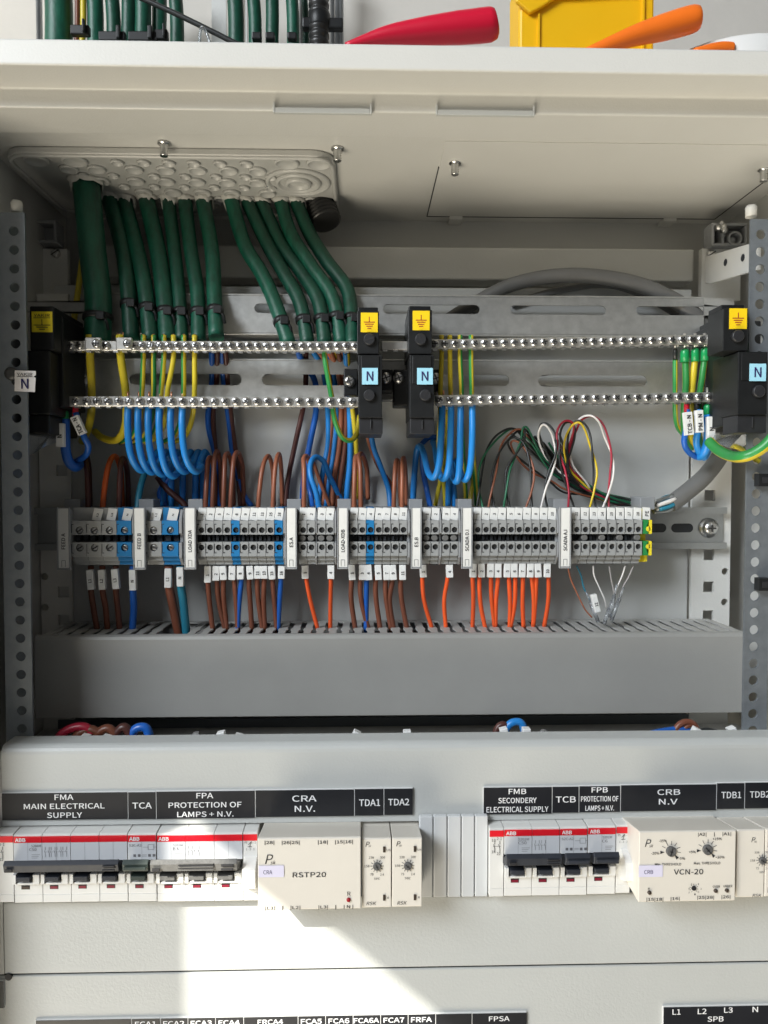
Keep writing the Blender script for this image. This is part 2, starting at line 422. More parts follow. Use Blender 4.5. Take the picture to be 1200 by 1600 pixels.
rows = [(.541, .0088, [-.222, -.196, -.052, -.030]), (.543, .0046, [-.168, -.150, -.133, -.116, -.098, -.080]),
        (.556, .0066, [-.205, -.186, -.160, -.138, -.116, -.094, -.074]), (.568, .0042, [-.199, -.178, -.149, -.127, -.105, -.084, -.066]),
        (.579, .0066, [-.190, -.165, -.143, -.121, -.099, -.077]), (.590, .0042, [-.205, -.176, -.154, -.132, -.110, -.088, -.068]),
        (.602, .0066, [-.165, -.143, -.121, -.099, -.072]), (.615, .0045, [-.200, -.154, -.132, -.110, -.086, -.060, -.040]),
        (.628, .0066, [-.215, -.190, -.165, -.140, -.118, -.094, -.070])]
for y, r, xs in rows:
    for x in xs: bump(bm, x, .527+(y-.530)*.905, r)
for r in (.024, .017, .010):                                     # large stepped entry
    bm.lathe((-.047, .570, .2217), (0, 0, -1), [(r, 0), (r-.0006, .0020+(.024-r)*.1), (r-.0020, .0026+(.024-r)*.1), (r-.0030, .0022+(.024-r)*.1), (r-.0036, 0.0006+(.024-r)*.05)], seg=36)
bm.build('membrane_bumps', 'membrane', gl)

# ------------------------------------------------------------------ cover plates in front
YC = .485
zt = -.1645
ct = az(600, 1284, YC); cb = az(600, 1402, YC)
cover = thing('cover_plate', 'light grey metal cover above the open wiring, cut out for the breaker row', 'cover plate', (.05, YC, -.31))
zs_ = az(600, 1513, YC)
XA, XB = -.2285, .34
m = MB(); r = .0055
pr = [(YC, ct), (YC, zt-r)]+[(YC+r-r*math.cos(R(a)), zt-r+r*math.sin(R(a))) for a in (20, 40, 60, 80)]+[(YC+r, zt), (YC+.020, zt), (YC+.020, zt-.0015), (YC+.0065, zt-.0015), (YC+.002, zt-.008), (YC+.002, ct)]
m.prism(pr, XA, XB)
for f in range(len(m.sm)): m.sm[f] = False
m.build('upper_band', 'cover_paint', cover, bevel=.0005)
m = MB(); m.box(XA, XB, YC, YC+.002, zs_+.0004, cb); m.box(XA, XB, YC+.0022, YC+.010, zs_+.0004, zs_+.0024); m.build('lower_band', 'cover_paint', cover, bevel=.0007)
m = MB(); m.box(XA-.01, XA-.0002, YC, YC+.002, zs_+.0004, zt-.004); m.box(XA-.0005, ax(2, 1350, YC), YC+.0001, YC+.002, cb, ct); m.build('side_band', 'cover_paint', cover)
low = thing('lower_cover', 'light grey metal cover below the breaker row, mostly cropped by the frame', 'cover plate', (.05, YC, -.42))
m = MB(); m.box(-.26, XB, YC, YC+.002, -.45, zs_-.0009); m.build('front_sheet', 'cover_paint', low, bevel=.0007)
m = MB(); m.box(-.26, XB, YC+.003, YC+.012, zs_-.004, zs_+.0003); m.build('seam_gap', 'dark_gap', low)
s = MB(); p = at(14, 1526, YC); s.lathe((p.x, YC+.001, p.z), (0, -1, 0), [(.0022, 0), (.0022, .0018)], seg=10); s.build('latch', 'ink', low)

# ------------------------------------------------------------------ perforated uprights
def upright(label, xa, xb, xh, z0, z1, dz, zstart, r, flange):
    u = thing('perforated_upright', label, 'upright', ((xa+xb)/2, .505, z0))
    m = MB(); z = zstart; b = z1; Y0, Y1 = .505, .5070
    while z > z0+dz*.6:
        a = z-dz/2; m.cell(xa, xb, a, b, Y0, Y1, ('round', xh, z, r)); b = a; z -= dz
    m.box(xa, xb, Y0, Y1, z0, b); m.build('punched_face', 'galvanised_post', u)
    m = MB(); x = xa if flange < 0 else xb
    m.box(x-.0010, x+.0010, Y1+.0001, .545 if flange < 0 else .512, z0, z1); m.build('side_flange', 'galvanised_post', u, bevel=.0003)
    return u
YP = .505
zb = -.20
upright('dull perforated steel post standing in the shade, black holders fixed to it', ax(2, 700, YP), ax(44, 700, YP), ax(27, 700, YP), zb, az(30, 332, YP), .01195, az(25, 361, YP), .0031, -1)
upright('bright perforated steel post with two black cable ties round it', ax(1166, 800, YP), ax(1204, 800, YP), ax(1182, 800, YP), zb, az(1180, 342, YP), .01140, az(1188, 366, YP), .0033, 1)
for lab, px, py in (('small white plastic cap on top of the shaded perforated post', 24, 321), ('small pale plastic cap above the bright perforated post', 1176, 328)):
    m = MB(); p = at(px, py, .508); m.lathe((p.x, .510, p.z-.004), (0, 0, 1), [(.0036, 0), (.0038, .006), (.003, .0075)], seg=14)
    tag(m.build('post_cap', 'torn_film', None), lab, 'cap')
for lab, py in (('black cable tie round the bright post, level with the terminal tops', 750), ('black cable tie round the bright post, below the terminal row', 912)):
    p = at(1188, py, .503); t = thing('cable_tie', lab, 'cable tie', (p.x, .503, p.z), 'ties on the post')
    m = MB(); m.box(p.x-.0035, p.x+.0045, .498, .5045, p.z-.0042, p.z+.0042); m.box(p.x-.0014, p.x+.0022, .4975, .498, p.z-.002, p.z+.002, 1); m.build('lock_head', ['black_plastic', 'dark_plastic'], t, bevel=.0008)
    m = MB(); m.box(p.x+.0045, p.x+.013, .5025, .5045, p.z-.002, p.z+.002); m.build('strap', 'black_plastic', t, bevel=.0003)

# ------------------------------------------------------------------ slotted rails behind the bars
def slotted(name, label, xa, xb, z0, z1, Y, slots, hl, hr, lipy, group=None):
    u = thing(name, label, 'rail', ((xa+xb)/2, Y, z0), group)
    m = MB(); zc = slots[0][1]; b0, b1 = zc-hr-.0016, zc+hr+.0016
    xs = [s[0] for s in slots]; bounds = [xa]+[(xs[i]+xs[i+1])/2 for i in range(len(xs)-1)]+[xb]
    for i, x in enumerate(xs): m.cell(bounds[i], bounds[i+1], b0, b1, Y, Y+.0015, ('slot', x, zc, hl, hr), seg=32)
    m.box(xa, xb, Y, Y+.0015, z0, b0); m.box(xa, xb, Y, Y+.0015, b1, z1); m.build('slotted_face', 'galvanised', u)
    m = MB(); m.box(xa, xb, Y+.0002, Y+lipy, z1, z1+.0018); m.box(xa, xb, Y+.0002, Y+lipy, z0-.0018, z0); m.build('folded_edge', 'galvanised', u, bevel=.0006)
    return u
Y = .578; sp = (ax(872, 483, Y)-ax(674, 483, Y))
sx = [ax(674, 483, Y)+sp*k for k in range(-3, 3)]
slotted('slotted_rail', 'galvanised slotted rail behind the upper bar, grimy face', ax(175, 490, Y), ax(1100, 490, Y), az(640, 521, Y), az(640, 464, Y), Y, [(x, az(640, 483, Y)) for x in sx], sp*.345, .0034, .014, 'slotted rails')
sx = [ax(496, 594, Y), ax(719, 594, Y)]; sp = sx[1]-sx[0]
sx = [ax(290, 594, Y), ax(496, 594, Y), ax(710, 594, Y), ax(926, 594, Y)]
r2 = slotted('slotted_rail', 'clean bluish slotted rail behind the lower bar', ax(112, 594, Y), ax(1110, 594, Y), az(640, 622, Y), az(640, 565, Y), Y, [(x, az(640, 594, Y)) for x in sx], .0372, .0042, .014, 'slotted rails')
s = MB(); p = at(131, 593, Y); s.lathe((p.x, Y, p.z), (0, -1, 0), [(.0052, 0), (.005, .002), (.0025, .0035)]); s.line(p.x-.003, p.z-.001, p.x+.003, p.z+.001, Y-.0036, .0008, 1); s.build('screw', ['screw_steel', 'screw_slot'], r2)

# ------------------------------------------------------------------ DIN rail
YD = .594
dr = thing('mounting_rail', 'plain steel hat rail carrying the terminal row, bare at its end', 'rail', (.02, YD, az(600, 858, YD)))
xa, xb = -.262, ax(1136, 825, YD)
z1, z0 = az(600, 793, YD), az(600, 859, YD); h1, h0 = z1-.0050, z0+.0050
m = MB()
m.prism([(YD, z1), (YD, h1), (YD+.0065, h1), (YD+.0065, h0), (YD, h0), (YD, z0), (YD+.0012, z0), (YD+.0012, h0-.0012), (YD+.0078, h0-.0012), (YD+.0078, h1+.0012), (YD+.0012, h1+.0012), (YD+.0012, z1)], xa, xb)
m.build('hat_profile', 'din_steel', dr)
for px in (1024, 1066):
    s = MB(); c = at(px, 825, YD+.0063); s.cell(c.x-.012, c.x+.012, c.z-.0045, c.z+.0045, YD+.0062, YD+.0065, ('slot', c.x, c.z, .0052, .0036), seg=24)
    q = MB(); P = [(c.x+.0036*math.cos(2*math.pi*k/24)+(.0052 if math.cos(2*math.pi*k/24) > 0 else -.0052), YD+.0064, c.z+.0036*math.sin(2*math.pi*k/24)) for k in range(24)]
    q.add(P, [tuple(range(24))]); q.build('slot', 'dark_gap', dr)
s = MB(); c = at(1109, 825, YD+.004); s.lathe((c.x, YD+.0062, c.z), (0, -1, 0), [(.0078, 0), (.0078, .0012), (.0062, .0014), (.006, .0042), (.0035, .0062), (.0012, .0066)], seg=24)
s.box(c.x-.003, c.x+.003, YD-.0010, YD+.003, c.z-.0006, c.z+.0006, 1); s.box(c.x-.0006, c.x+.0006, YD-.0012, YD+.003, c.z-.003, c.z+.003, 1)
s.build('rail_screw', ['screw_steel', 'screw_slot'], dr)

# ------------------------------------------------------------------ wiring duct
YF, YB_ = .540, .598
du = thing('wiring_duct', 'long grey slotted plastic wiring duct taking the wires in from above', 'wiring duct', (.02, .57, az(600, 1118, YF)))
xa, xb = ax(54, 1050, YF), ax(1164, 1050, YF); zt_ = az(600, 991, YF); z0 = az(600, 1118, YF)
m = MB(); rr = .003
m.prism([(YF, z0), (YF, zt_-rr), (YF+.0009, zt_-.0009), (YF+rr, zt_), (YF+.006, zt_), (YF+.006, zt_-.002), (YF+.002, zt_-.003), (YF+.002, z0)], xa, xb)
m.build('duct_lid', 'duct_cover', du, bevel=.0004)
m = MB(); pitch = .00920; x = xa+.003; top = zt_-.0006
wide = ax(281, 975, .57)
m.box(xa, xb, YB_-.004, YB_, top-.0012, top)
while x < xb-.002:
    if not (abs(x+.0032-wide) < .0085):
        t = .0030
        # a finger with the bumped neck seen in its slots
        m.prism([(x, YF+.006), (x, .560), (x-.0009, .563), (x-.0009, .567), (x, .570), (x, YB_-.004), (x+.0053, YB_-.004), (x+.0053, .570), (x+.0061, .567), (x+.0061, .563), (x+.0053, .560), (x+.0053, YF+.006)], top-.0011, top, axis='z')
    x += pitch
m.build('finger_row', 'duct_grey', du, bevel=.0002)
m = MB(); m.box(xa, xb, YB_, YB_+.002, z0, top); m.box(xa, xb, YF+.003, YB_, z0, z0+.002); m.build('duct_trough', 'duct_grey', du)
m = MB()
for i in range(11):                                               # wires added inside the duct to keep its slots dark
    y = .549+i*.0044+random.uniform(-.001, .001); zq = top-.0105+random.uniform(-.0015, .0015)
    m.tube(catmull([(xa+.002+(xb-xa-.004)*k/12, y+random.uniform(-.0016, .0016), zq+random.uniform(-.002, .001)) for k in range(13)], 3), .0023, seg=7, m=[0, 1, 2, 1, 0][i % 5])
w_ = m.build('dark_fill_wires', ['black_wire', 'dark_brown_wire', 'deep_blue_wire'], du); w_['kind'] = 'stuff'
# second, deeper duct seen through the gap below
m = MB(); m.box(ax(60, 1140, .59), ax(1160, 1140, .59), .575, .5995, -.26, az(600, 1150, .575)); d2 = m.build('lower_rail', 'duct_grey', None, bevel=.001)
tag(d2, 'narrow grey edge of a lower duct glimpsed under the long duct', 'wiring duct')

# ------------------------------------------------------------------ wall behind and things on the roof
m = MB(); m.box(-1.0, 1.1, .745, .80, -.9, .95); tag(m.build('wall', 'wall_plaster', None), 'off-white plastered wall behind and above the cabinet', 'wall', kind='structure')
# unseen side wall, its window opening shaped to cut the sunbeam's patch
WX = -2.6; WO = WX-.05; SP = TGT+SUNDIR*14
def through(px, py):
    p = Vector((ax(px, py, YC), YC, az(px, py, YC))); v = SP-p; return p+v*((WO-p.x)/v.x)
LA, LB = through(385, 1346), through(688, 1590); lz = lambda y: LA.z+(LB.z-LA.z)*(y-LA.y)/(LB.y-LA.y)
edge = Vector((ax(291, 1470, YC), YC, 0)); edge.z = -.29; sv = SP-edge; J = edge+sv*((WX-edge.x)/sv.x)
m = MB(); m.prism([(-4.2, lz(-4.2)), (.745, lz(.745)), (.745, 4.2), (-4.2, 4.2)], WO, WX); m.box(WO, WX, -4.2, .745, -1.6, -.4); m.prism([(-4.2, -.4), (J.y-1.3, -.4), (J.y-1.3, lz(J.y-1.3)-.0005), (-4.2, lz(-4.2)-.0005)], WO, WX); m.prism([(J.y, -.4), (.745, -.4), (.745, lz(.745)-.0005), (J.y, lz(J.y)-.0005)], WO, WX)
tag(m.build('beam_mask_wall', 'wall_plaster', None), 'plastered side wall with a tall window opening on the light side', 'wall', kind='structure')
# unseen open door leaf, added to shade the left of the cabinet
ph = R(48); door = thing('shading_door', 'light grey steel cabinet door swung wide open on its hinges', 'door', (-.30, .45, -.9))
Mx = Matrix.Translation((-.30, .45, 0)) @ Matrix.Rotation(math.atan2(-math.cos(ph), -math.sin(ph)), 4, 'Z')
m = MB(); m.box(0, .6, -.0009, .0009, -.9, .26, M=Mx); m.box(0, .02, -.02, -.0012, -.9, .26, M=Mx); m.box(.58, .6, -.02, -.0012, -.9, .26, M=Mx)
m.build('shade_leaf', 'cabinet_paint', door)
# ------------------------------------------------------------------ things above the roof
def simple(name, mats, label, cat, P, r, group=None, seg=12, n=6, **kw):
    m = MB(); m.tube(catmull(P, n), r, seg=seg, **kw); return tag(m.build(name, mats, None), label, cat, group)
ups = [(92, 20, 'thickest green cable rising behind the roof, nearest the thin tray rod', .69),
       (149, 12, 'dark green cable rising beside the yellow wire behind the roof', .69),
       (178, 10.5, 'green cable rising second after the yellow wire behind the roof', .69), (200, 10.5, 'green cable rising third after the yellow wire behind the roof', .69),
       (223, 12, 'green cable with stamped print rising fourth after the yellow wire', .69), (248, 11, 'greyish green cable rising fifth after the yellow wire', .70),
       (277, 10.5, 'lone green cable rising last before the gap crossed by a black cord', .69),
       (369, 12, 'green cable rising first after the gap behind the roof', .69), (399, 10, 'green cable rising second after the gap behind the roof', .69),
       (425, 10, 'green cable rising third after the gap behind the roof', .69), (458, 9.5, 'green cable rising last before the black corrugated hose', .69),
       (478, 5, 'thin green cable partly hidden beside the black corrugated hose', .71)]
for px, r, lab, Y in ups:
    k = random.uniform(-4, 4)
    simple('green_cable', 'green_jacket', lab, 'cable', [at(px+k-3, -40, Y), at(px+k*.3, 20, Y), at(px, 70, Y), at(px, 120, Y), Vector((at(px, 120, Y).x, Y, .2481))], r*Y/F, 'green cables rising behind the roof', seg=16)
simple('brown_wire', 'brown_wire', 'brown wire rising beside a yellow one behind the roof', 'wire', [at(121, -20, .69), at(121, 40, .69), at(119, 110, .69), Vector((at(119, 110, .69).x, .69, .2481))], 4*.69/F)
simple('yellow_wire', 'pe_yellow', 'yellow wire rising beside a brown one behind the roof', 'wire', [at(130, -20, .685), at(130, 40, .685), at(127, 110, .685), Vector((at(127, 110, .685).x, .685, .2481))], 4.5*.69/F)
for lab, px, py, w in (('black tie bundle holding the yellow and brown wires above the roof edge', 128, 52, 14), ('black tie round two green cables just above the roof edge', 178, 62, 20), ('black tie round the stamped green cable above the roof edge', 226, 62, 22), ('black tie round the greyish green cable above the roof edge', 254, 59, 10)):
    m = MB(); p = at(px, py, .668); q = w*.668/F
    m.box(p.x-q, p.x+q, .662, .668, p.z-.004, p.z+.004); m.box(p.x+q*.4, p.x+q*.7, .658, .662, p.z-.004, p.z+.007); tag(m.build('cable_tie', 'black_plastic', None, bevel=.001), lab, 'cable tie', 'ties above the roof')
for lab, px in (('black tie round the second green cable after the gap', 402), ('black tie round the third green cable after the gap', 423), ('black tie round the last green cable before the hose', 457)):
    m = MB(); p = at(px, 61, .676); m.box(p.x-.004, p.x+.004, .670, .677, p.z-.003, p.z+.003); tag(m.build('cable_tie', 'black_plastic', None, bevel=.001), lab, 'cable tie', 'ties above the roof')
simple('black_cord', 'black_wire', 'black cord slanting across the green cables above the roof', 'cord', [at(205, -10, .655), at(280, 24, .655), at(357, 62, .655), at(400, 85, .655), at(430, 120, .657), Vector((at(440, 150, .66).x, .66, .2500))], 4*.655/F)
simple('clear_tie', 'clear_plastic', 'clear plastic tie tail looped over the black cord', 'cable tie', [at(311, 75, .65), at(313, 50, .65), at(316, 42, .648), at(322, 50, .65), at(331, 75, .65)], 2.2*.65/F)
# corrugated hose
hz = MB(); c0, c1 = at(498, -20, .68), Vector((at(499, 110, .68).x, .68, .2481)); prof = []
nn = 28
for k in range(nn):
    z = k/nn*(c1-c0).length; dz = (c1-c0).length/nn; prof += [(.0076, z), (.0090, z+dz*.25), (.0090, z+dz*.6), (.0076, z+dz*.85)]
hz.lathe(c0, (c1-c0), prof, seg=20); tag(hz.build('corrugated_hose', 'rubber_black', None), 'black corrugated hose rising between the tray rods behind the roof', 'hose')
m = MB(); c = at(499, 33, .68); m.lathe(c, (0, 0, 1), [(.0095, -.006), (.0097, 0), (.0095, .006)], seg=20); a, b = at(472, 34, .676), at(536, 34, .676)
m.box(a.x, b.x, .676, .684, a.z-.0045, a.z+.0045); tag(m.build('hose_clip', 'black_plastic', None, bevel=.0012), 'black clip holding the corrugated hose to the tray rods', 'clip')
# wire tray
tr = thing('cable_tray', 'galvanised wire cable tray upright on the wall behind the cables', 'cable tray', at(300, 120, .72))
for px in (60, 471, 519, 527, 533): m = MB(); m.tube([at(px, -60, .715), Vector((at(px, -60, .715).x, .715, .02))], .0022 if px != 60 else .0028, seg=10); m.build('rod', 'din_steel', tr)
m = MB(); a, b = at(330, -60, .725), at(358, 700, .725); m.box(a.x, b.x, .725, .727, b.z, a.z); m.build('back_strip', 'cabinet_paint', tr)
m = MB(); a, b = at(383, -60, .725), at(390, 700, .725); m.box(a.x, b.x, .725, .727, b.z, a.z); m.build('back_strip', 'cabinet_paint', tr)
# tool handles
def handle(name, material, label, P, rs, flat=.62):
    m = MB(); pts = catmull(P, 8); n = len(rs)-1
    def r(t):
        i = min(int(t*n), n-1); f = t*n-i; return rs[i]*(1-f)+rs[i+1]*f
    m.tube(pts, r, seg=18)
    return tag(m.build(name, material, None), label, 'tool')
Y = .475; s = Y/F
handle('plier_handle', 'tool_red', 'dark red dipped handle of a tool lying on the cabinet roof', [at(540, 72, Y), at(600, 56, Y), at(680, 47, Y), at(745, 41, Y), at(770, 38, Y), at(775, 37, Y)], [5*s, 9*s, 15*s, 20*s, 23*s, 24*s, 24*s, 21*s, 10*s])
handle('plier_handle', 'tool_orange', 'bright orange dipped handle sticking up beside the yellow bin', [at(915, 84, Y), at(985, 58, Y), at(1040, 42, Y), at(1075, 32, Y), at(1088, 28, Y), at(1093, 27, Y)], [8*s, 12*s, 16*s, 19*s, 20*s, 20*s, 19*s, 17*s, 8*s])
handle('plier_handle', 'tool_orange', 'small orange handle tip lying beside the white cable roll', [at(1085, 84, Y), at(1120, 76, Y), at(1142, 75, Y), at(1147, 75, Y)], [8*s, 9*s, 9*s, 8*s, 3*s])
# yellow bin
Y = .50; zb0 = .2480
bn = thing('storage_bin', 'yellow plastic storage bin standing on the cabinet roof', 'bin', (ax(917, 40, Y), Y+.03, zb0))
xa, xb = ax(812, 40, Y), ax(1022, 40, Y)
m = MB(); m.box(xa, xb, Y, Y+.003, zb0, .33); m.box(xa, xa+.003, Y+.003, Y+.035, zb0, .33); m.box(xb-.003, xb, Y+.003, Y+.035, zb0, .33); m.box(xa+.003, xb-.003, Y+.032, Y+.035, zb0, .33); m.box(xa+.003, xb-.003, Y+.003, Y+.032, zb0, zb0+.003); m.build('bin_body', 'bin_yellow', bn, bevel=.0014)
m = MB(); z = az(830, 18, Y)
m.prism([(xa-.003, z+.004), (xa+.006, z-.003), (xa+.012, z), (xa+.024, z+.0075), (xb-.004, z+.012), (xb-.004, .333), (xa-.003, .333)], Y-.004, Y-.0003, axis='y'); m.build('front_lip', 'bin_yellow', bn, bevel=.001)
for a_, b_, c_ in ((xa+.0115, xa+.0127, z-.002), (xb-.0082, xb-.0068, z+.01)): m = MB(); m.box(a_, b_, Y-.0016, Y-.0002, zb0, c_); m.build('rib', 'bin_yellow', bn)
m = MB(); c = at(1135, 112, .53); m.lathe((c.x, .53, .2481), (0, 0, 1), [(.060, 0), (.060, .026), (.056, .029), (.035, .0305), (.033, .027)], seg=48); tag(m.build('white_roll', 'tape_white', None), 'round white roll lying on the cabinet roof behind the orange tip', 'roll')

# ------------------------------------------------------------------ green cables inside
gc = [([(134, 282), (146, 400), (151, 470), (152, 540)], 20, 'very thick scuffed green cable entering the shaded corner of the cabinet', .572, .560),
      ([(168, 303), (190, 380), (202, 440), (206, 535)], 12.5, 'green cable in shadow right beside the very thick scuffed one', .60, .563),
      ([(193, 312), (214, 380), (228, 450), (236, 535)], 12, 'third green cable of the straight bunch, tied low down', .603, .558),
      ([(229, 312), (248, 390), (257, 460), (262, 535)], 13, 'fourth green cable of the straight bunch, slightly bent', .603, .558),
      ([(263, 312), (275, 390), (282, 460), (284, 535)], 10.5, 'fifth green cable of the straight bunch, narrow', .603, .560),
      ([(289, 312), (300, 390), (306, 460), (310, 535)], 11, 'sixth green cable of the straight bunch, shiny', .603, .558),
      ([(317, 312), (328, 390), (335, 460), (338, 528)], 11.5, 'last green cable of the straight bunch, ending above the bar', .603, .557),
      ([(359, 305), (383, 382), (410, 430), (434, 480), (452, 540)], 11.5, 'first slanting green cable, outermost of the slanting bunch', .603, .560),
      ([(382, 307), (417, 382), (446, 430), (467, 476), (481, 540)], 11, 'second slanting green cable of the slanting bunch', .606, .560),
      ([(404, 307), (440, 382), (474, 431), (496, 474), (508, 540)], 11, 'third slanting green cable, middle of the slanting bunch', .607, .559),
      ([(437, 308), (456, 365), (489, 417), (519, 468), (534, 540)], 11, 'fourth slanting green cable with a long highlight', .607, .559),
      ([(460, 308), (481, 364), (513, 408), (541, 452), (550, 498), (551, 540)], 11, 'last slanting green cable, ending beside the black holder', .607, .556)]
colors = []
TIEN = ['very thick scuffed green cable', 'second green cable, deep in shadow', 'third green cable of the straight bunch', 'fourth green cable of the straight bunch', 'fifth, narrow green cable of the straight bunch',
        'sixth, shiny green cable of the straight bunch', 'last green cable of the straight bunch', 'first slanting green cable', 'second slanting green cable', 'third slanting green cable', 'fourth slanting green cable', 'last slanting green cable beside the holder']
for pts, r, lab, Y0, Y1 in gc:
    P = []
    for i, (px, py) in enumerate(pts):
        t = i/(len(pts)-1); P.append(at(px, py, Y0+(Y1-Y0)*t))
    P = [p if i in (0, len(P)-1) else p+Vector((random.uniform(-.0014, .0014), 0, 0)) for i, p in enumerate(P)]
    m = MB(); m.tube(catmull(P, 8), r*.575/F, seg=18)
    c = tag(m.build('green_cable', 'green_jacket', None), lab, 'cable', 'green cables inside the cabinet')
    # black tie a little above the cut end
    i = -2; q = Vector(P[-2])*.62+Vector(P[-1])*.38 if len(pts) != 6 else Vector(P[-2]); q = Vector((q.x, q.y, q.z)); ax_ = (Vector(P[-1])-Vector(P[-2])).normalized()
    tl = thing('cable_tie', 'black tie round the '+TIEN[len(colors)], 'cable tie', q, 'ties on the green cables'); colors.append(1)
    rr = r*.575/F
    t = MB(); t.lathe(q, ax_, [(rr*.98, -.0022), (rr*1.10, -.0020), (rr*1.12, 0), (rr*1.10, .0020), (rr*.98, .0022)], seg=20); t.build('strap', 'black_plastic', tl)
    t = MB(); qq = q+Vector((rr*.55, -rr*.95, -.0005)); t.box(qq.x-.003, qq.x+.003, qq.y-.003, qq.y+.002, qq.z-.0028, qq.z+.0028); t.tube(catmull([qq, qq+Vector((.004, -.001, -.004)), qq+Vector((.005, 0, -.010))], 4), .0012, seg=6); t.build('lock_head', 'black_plastic', tl, bevel=.0005)
    # torn film collar hanging from the membrane
    a = Vector(P[0]); d = (Vector(P[1])-a).normalized(); t = MB(); n = 22; V = []; Fc = []
    a = a+d*max(0, (.2218-a.z)/d.z) if d.z else a
    for row in range(4):
        for k in range(n):
            an = 2*math.pi*k/n; jag = random.uniform(.3, 1) if row == 3 else 1
            rad = rr*(1.30-.08*row)+random.uniform(-.0006, .0006)
            V.append((a.x+rad*math.cos(an)+d.x*row*.003, a.y+rad*math.sin(an)*1.0, .2218-row*.0016*jag-(random.uniform(.003, .009) if row == 3 and random.random() < .16 else 0)))
    for row in range(3):
        for k in range(n): Fc.append((row*n+k, row*n+(k+1) % n, (row+1)*n+(k+1) % n, (row+1)*n+k))
    t.add(V, Fc, 0, True); o = t.build('torn_collar', 'torn_film', gl)
    so = o.modifiers.new('thick', 'SOLIDIFY'); so.thickness = .0006
m = MB(); a, b = at(500, 318, .612), at(512, 352, .60); prof = []
for k in range(6): prof += [(.0105, k*.0032), (.0122, k*.0032+.001), (.0122, k*.0032+.002), (.0105, k*.0032+.0028)]
m.lathe(a, (.3, -.4, -1), prof, seg=20); tag(m.build('corrugated_hose', 'rubber_black', None), 'short black corrugated hose stub under the membrane plate corner', 'hose')
simple('yellow_wire', 'pe_yellow', 'yellow earth wire hanging beside the thickest green cable in shadow', 'wire', [at(130, 395, .60), at(124, 440, .60), at(116, 496, .59), at(112, 520, .585)], 4.5*.6/F)
# thick grey cable arching over, going behind the holder and coming out below
simple('grey_cable', 'grey_jacket', 'thick grey cable arching over the rail and down to the terminals', 'cable',
       [at(700, 500, .603), at(745, 472, .60), at(800, 445, .596), at(860, 432, .592), at(920, 431, .590), at(985, 441, .588), at(1040, 462, .586), at(1085, 492, .584), at(1120, 540, .59), at(1142, 620, .592), at(1135, 690, .588), at(1105, 740, .584), at(1060, 779, .580), at(1047, 787, .579)], lambda t: (10.5+3*t)*.588/F, seg=18, n=8)
m = MB()
for k in range(16):
    a = 2*math.pi*k/16; c = at(1052, 783, .579); d = (at(1030, 792, .577)-c)
    u = Vector((0, math.cos(a), math.sin(a)))*(.0055 if k % 2 else .003)
    m.tube(catmull([c+u*.8, c+d*.5+u, c+d*1.1+u*.7+Vector((-.002*(k % 3), 0, 0))], 4), .0016, seg=6, m=k % 3)
tag(m.build('stripped_cores', ['teal_wire', 'white_wire', 'din_steel'], None), 'stripped teal and white cores at the end of the thick grey cable', 'wire cores')
simple('grey_cable', 'grey_jacket', 'second grey cable lying under the arch of the thick one', 'cable', [at(800, 476, .604), at(880, 452, .603), at(960, 446, .602), at(1040, 480, .600), at(1090, 520, .60)], 6*.6/F, seg=12)

# ------------------------------------------------------------------ bars with screws
YBAR = .545
scr_mb = MB(); scr_mb.lathe((0, 0, 0), (0, -1, 0), [(.0029, 0), (.0029, .0012), (.0026, .0017), (.0012, .0019)], seg=16)
scr_mb.box(-.0020, .0020, -.0021, -.0012, -.00042, .00042, 1); scr_mb.box(-.00042, .00042, -.00215, -.0012, -.0020, .0020, 1)
scr_me = scr_mb.mesh('screw', ['screw_steel', 'screw_slot'], Vector((0, 0, 0)))
def bar(label, a, b, pys, pye, th, pitch, skip=(), hide=()):
    A, B = at(a, pys, YBAR), at(b, pye, YBAR); u = thing('terminal_bar', label, 'bar', ((A.x+B.x)/2, YBAR, min(A.z, B.z)-th/2), 'screw bars')
    m = MB(); h = th/2
    V = [(A.x, YBAR, A.z-h), (B.x, YBAR, B.z-h), (B.x, YBAR+.006, B.z-h), (A.x, YBAR+.006, A.z-h), (A.x, YBAR, A.z+h), (B.x, YBAR, B.z+h), (B.x, YBAR+.006, B.z+h), (A.x, YBAR+.006, A.z+h)]
    m.add(V, [(0, 3, 2, 1), (4, 5, 6, 7), (0, 1, 5, 4), (1, 2, 6, 5), (2, 3, 7, 6), (3, 0, 4, 7)])
    m.build('bar_body', 'nickel', u, bevel=.0005)
    n = int(round((b-a-10)/pitch))
    for i in range(n+1):
        px = a+6+i*pitch
        if px > b-3 or any(s0 <= px <= s1 for s0, s1 in skip): continue
        t = (px-a)/(b-a); p = A.lerp(B, t)
        o = bpy.data.objects.new('screw', scr_me); COL.objects.link(o); o.parent = u
        o.location = Vector((p.x, YBAR, p.z+.0002))-ORG[u]; o.rotation_euler = (random.uniform(-.13, .13), random.uniform(0, 1.57), random.uniform(-.13, .13)); o.location.y += random.uniform(-.0002, .0006)
    # little clamp feet along the lower edge
    m = MB()
    for i in range(n+1):
        px = a+6+i*pitch; t = (px-a)/(b-a)
        if t > .99: continue
        p = A.lerp(B, t); m.box(p.x-.0016, p.x+.0016, YBAR+.0006, YBAR+.0045, p.z-h-.0011, p.z-h+.0002)
    m.build('clamp_feet', 'screw_steel', u)
    return u
bar('upper nickel earth bar in front of the straight green cables', 104, 560, 540, 541, .0068, 13.9, skip=((133, 150), (178, 190)))
bar('short dim piece of upper bar between the two middle holders', 596, 640, 540, 540, .0060, 16, skip=((590, 650),))
bar('upper nickel earth bar with empty screws on the grey-cable side', 674, 1122, 538, 530, .0068, 15.4)
bar('lower nickel neutral bar holding the six blue loops', 79, 560, 627, 628, .0070, 16.6)
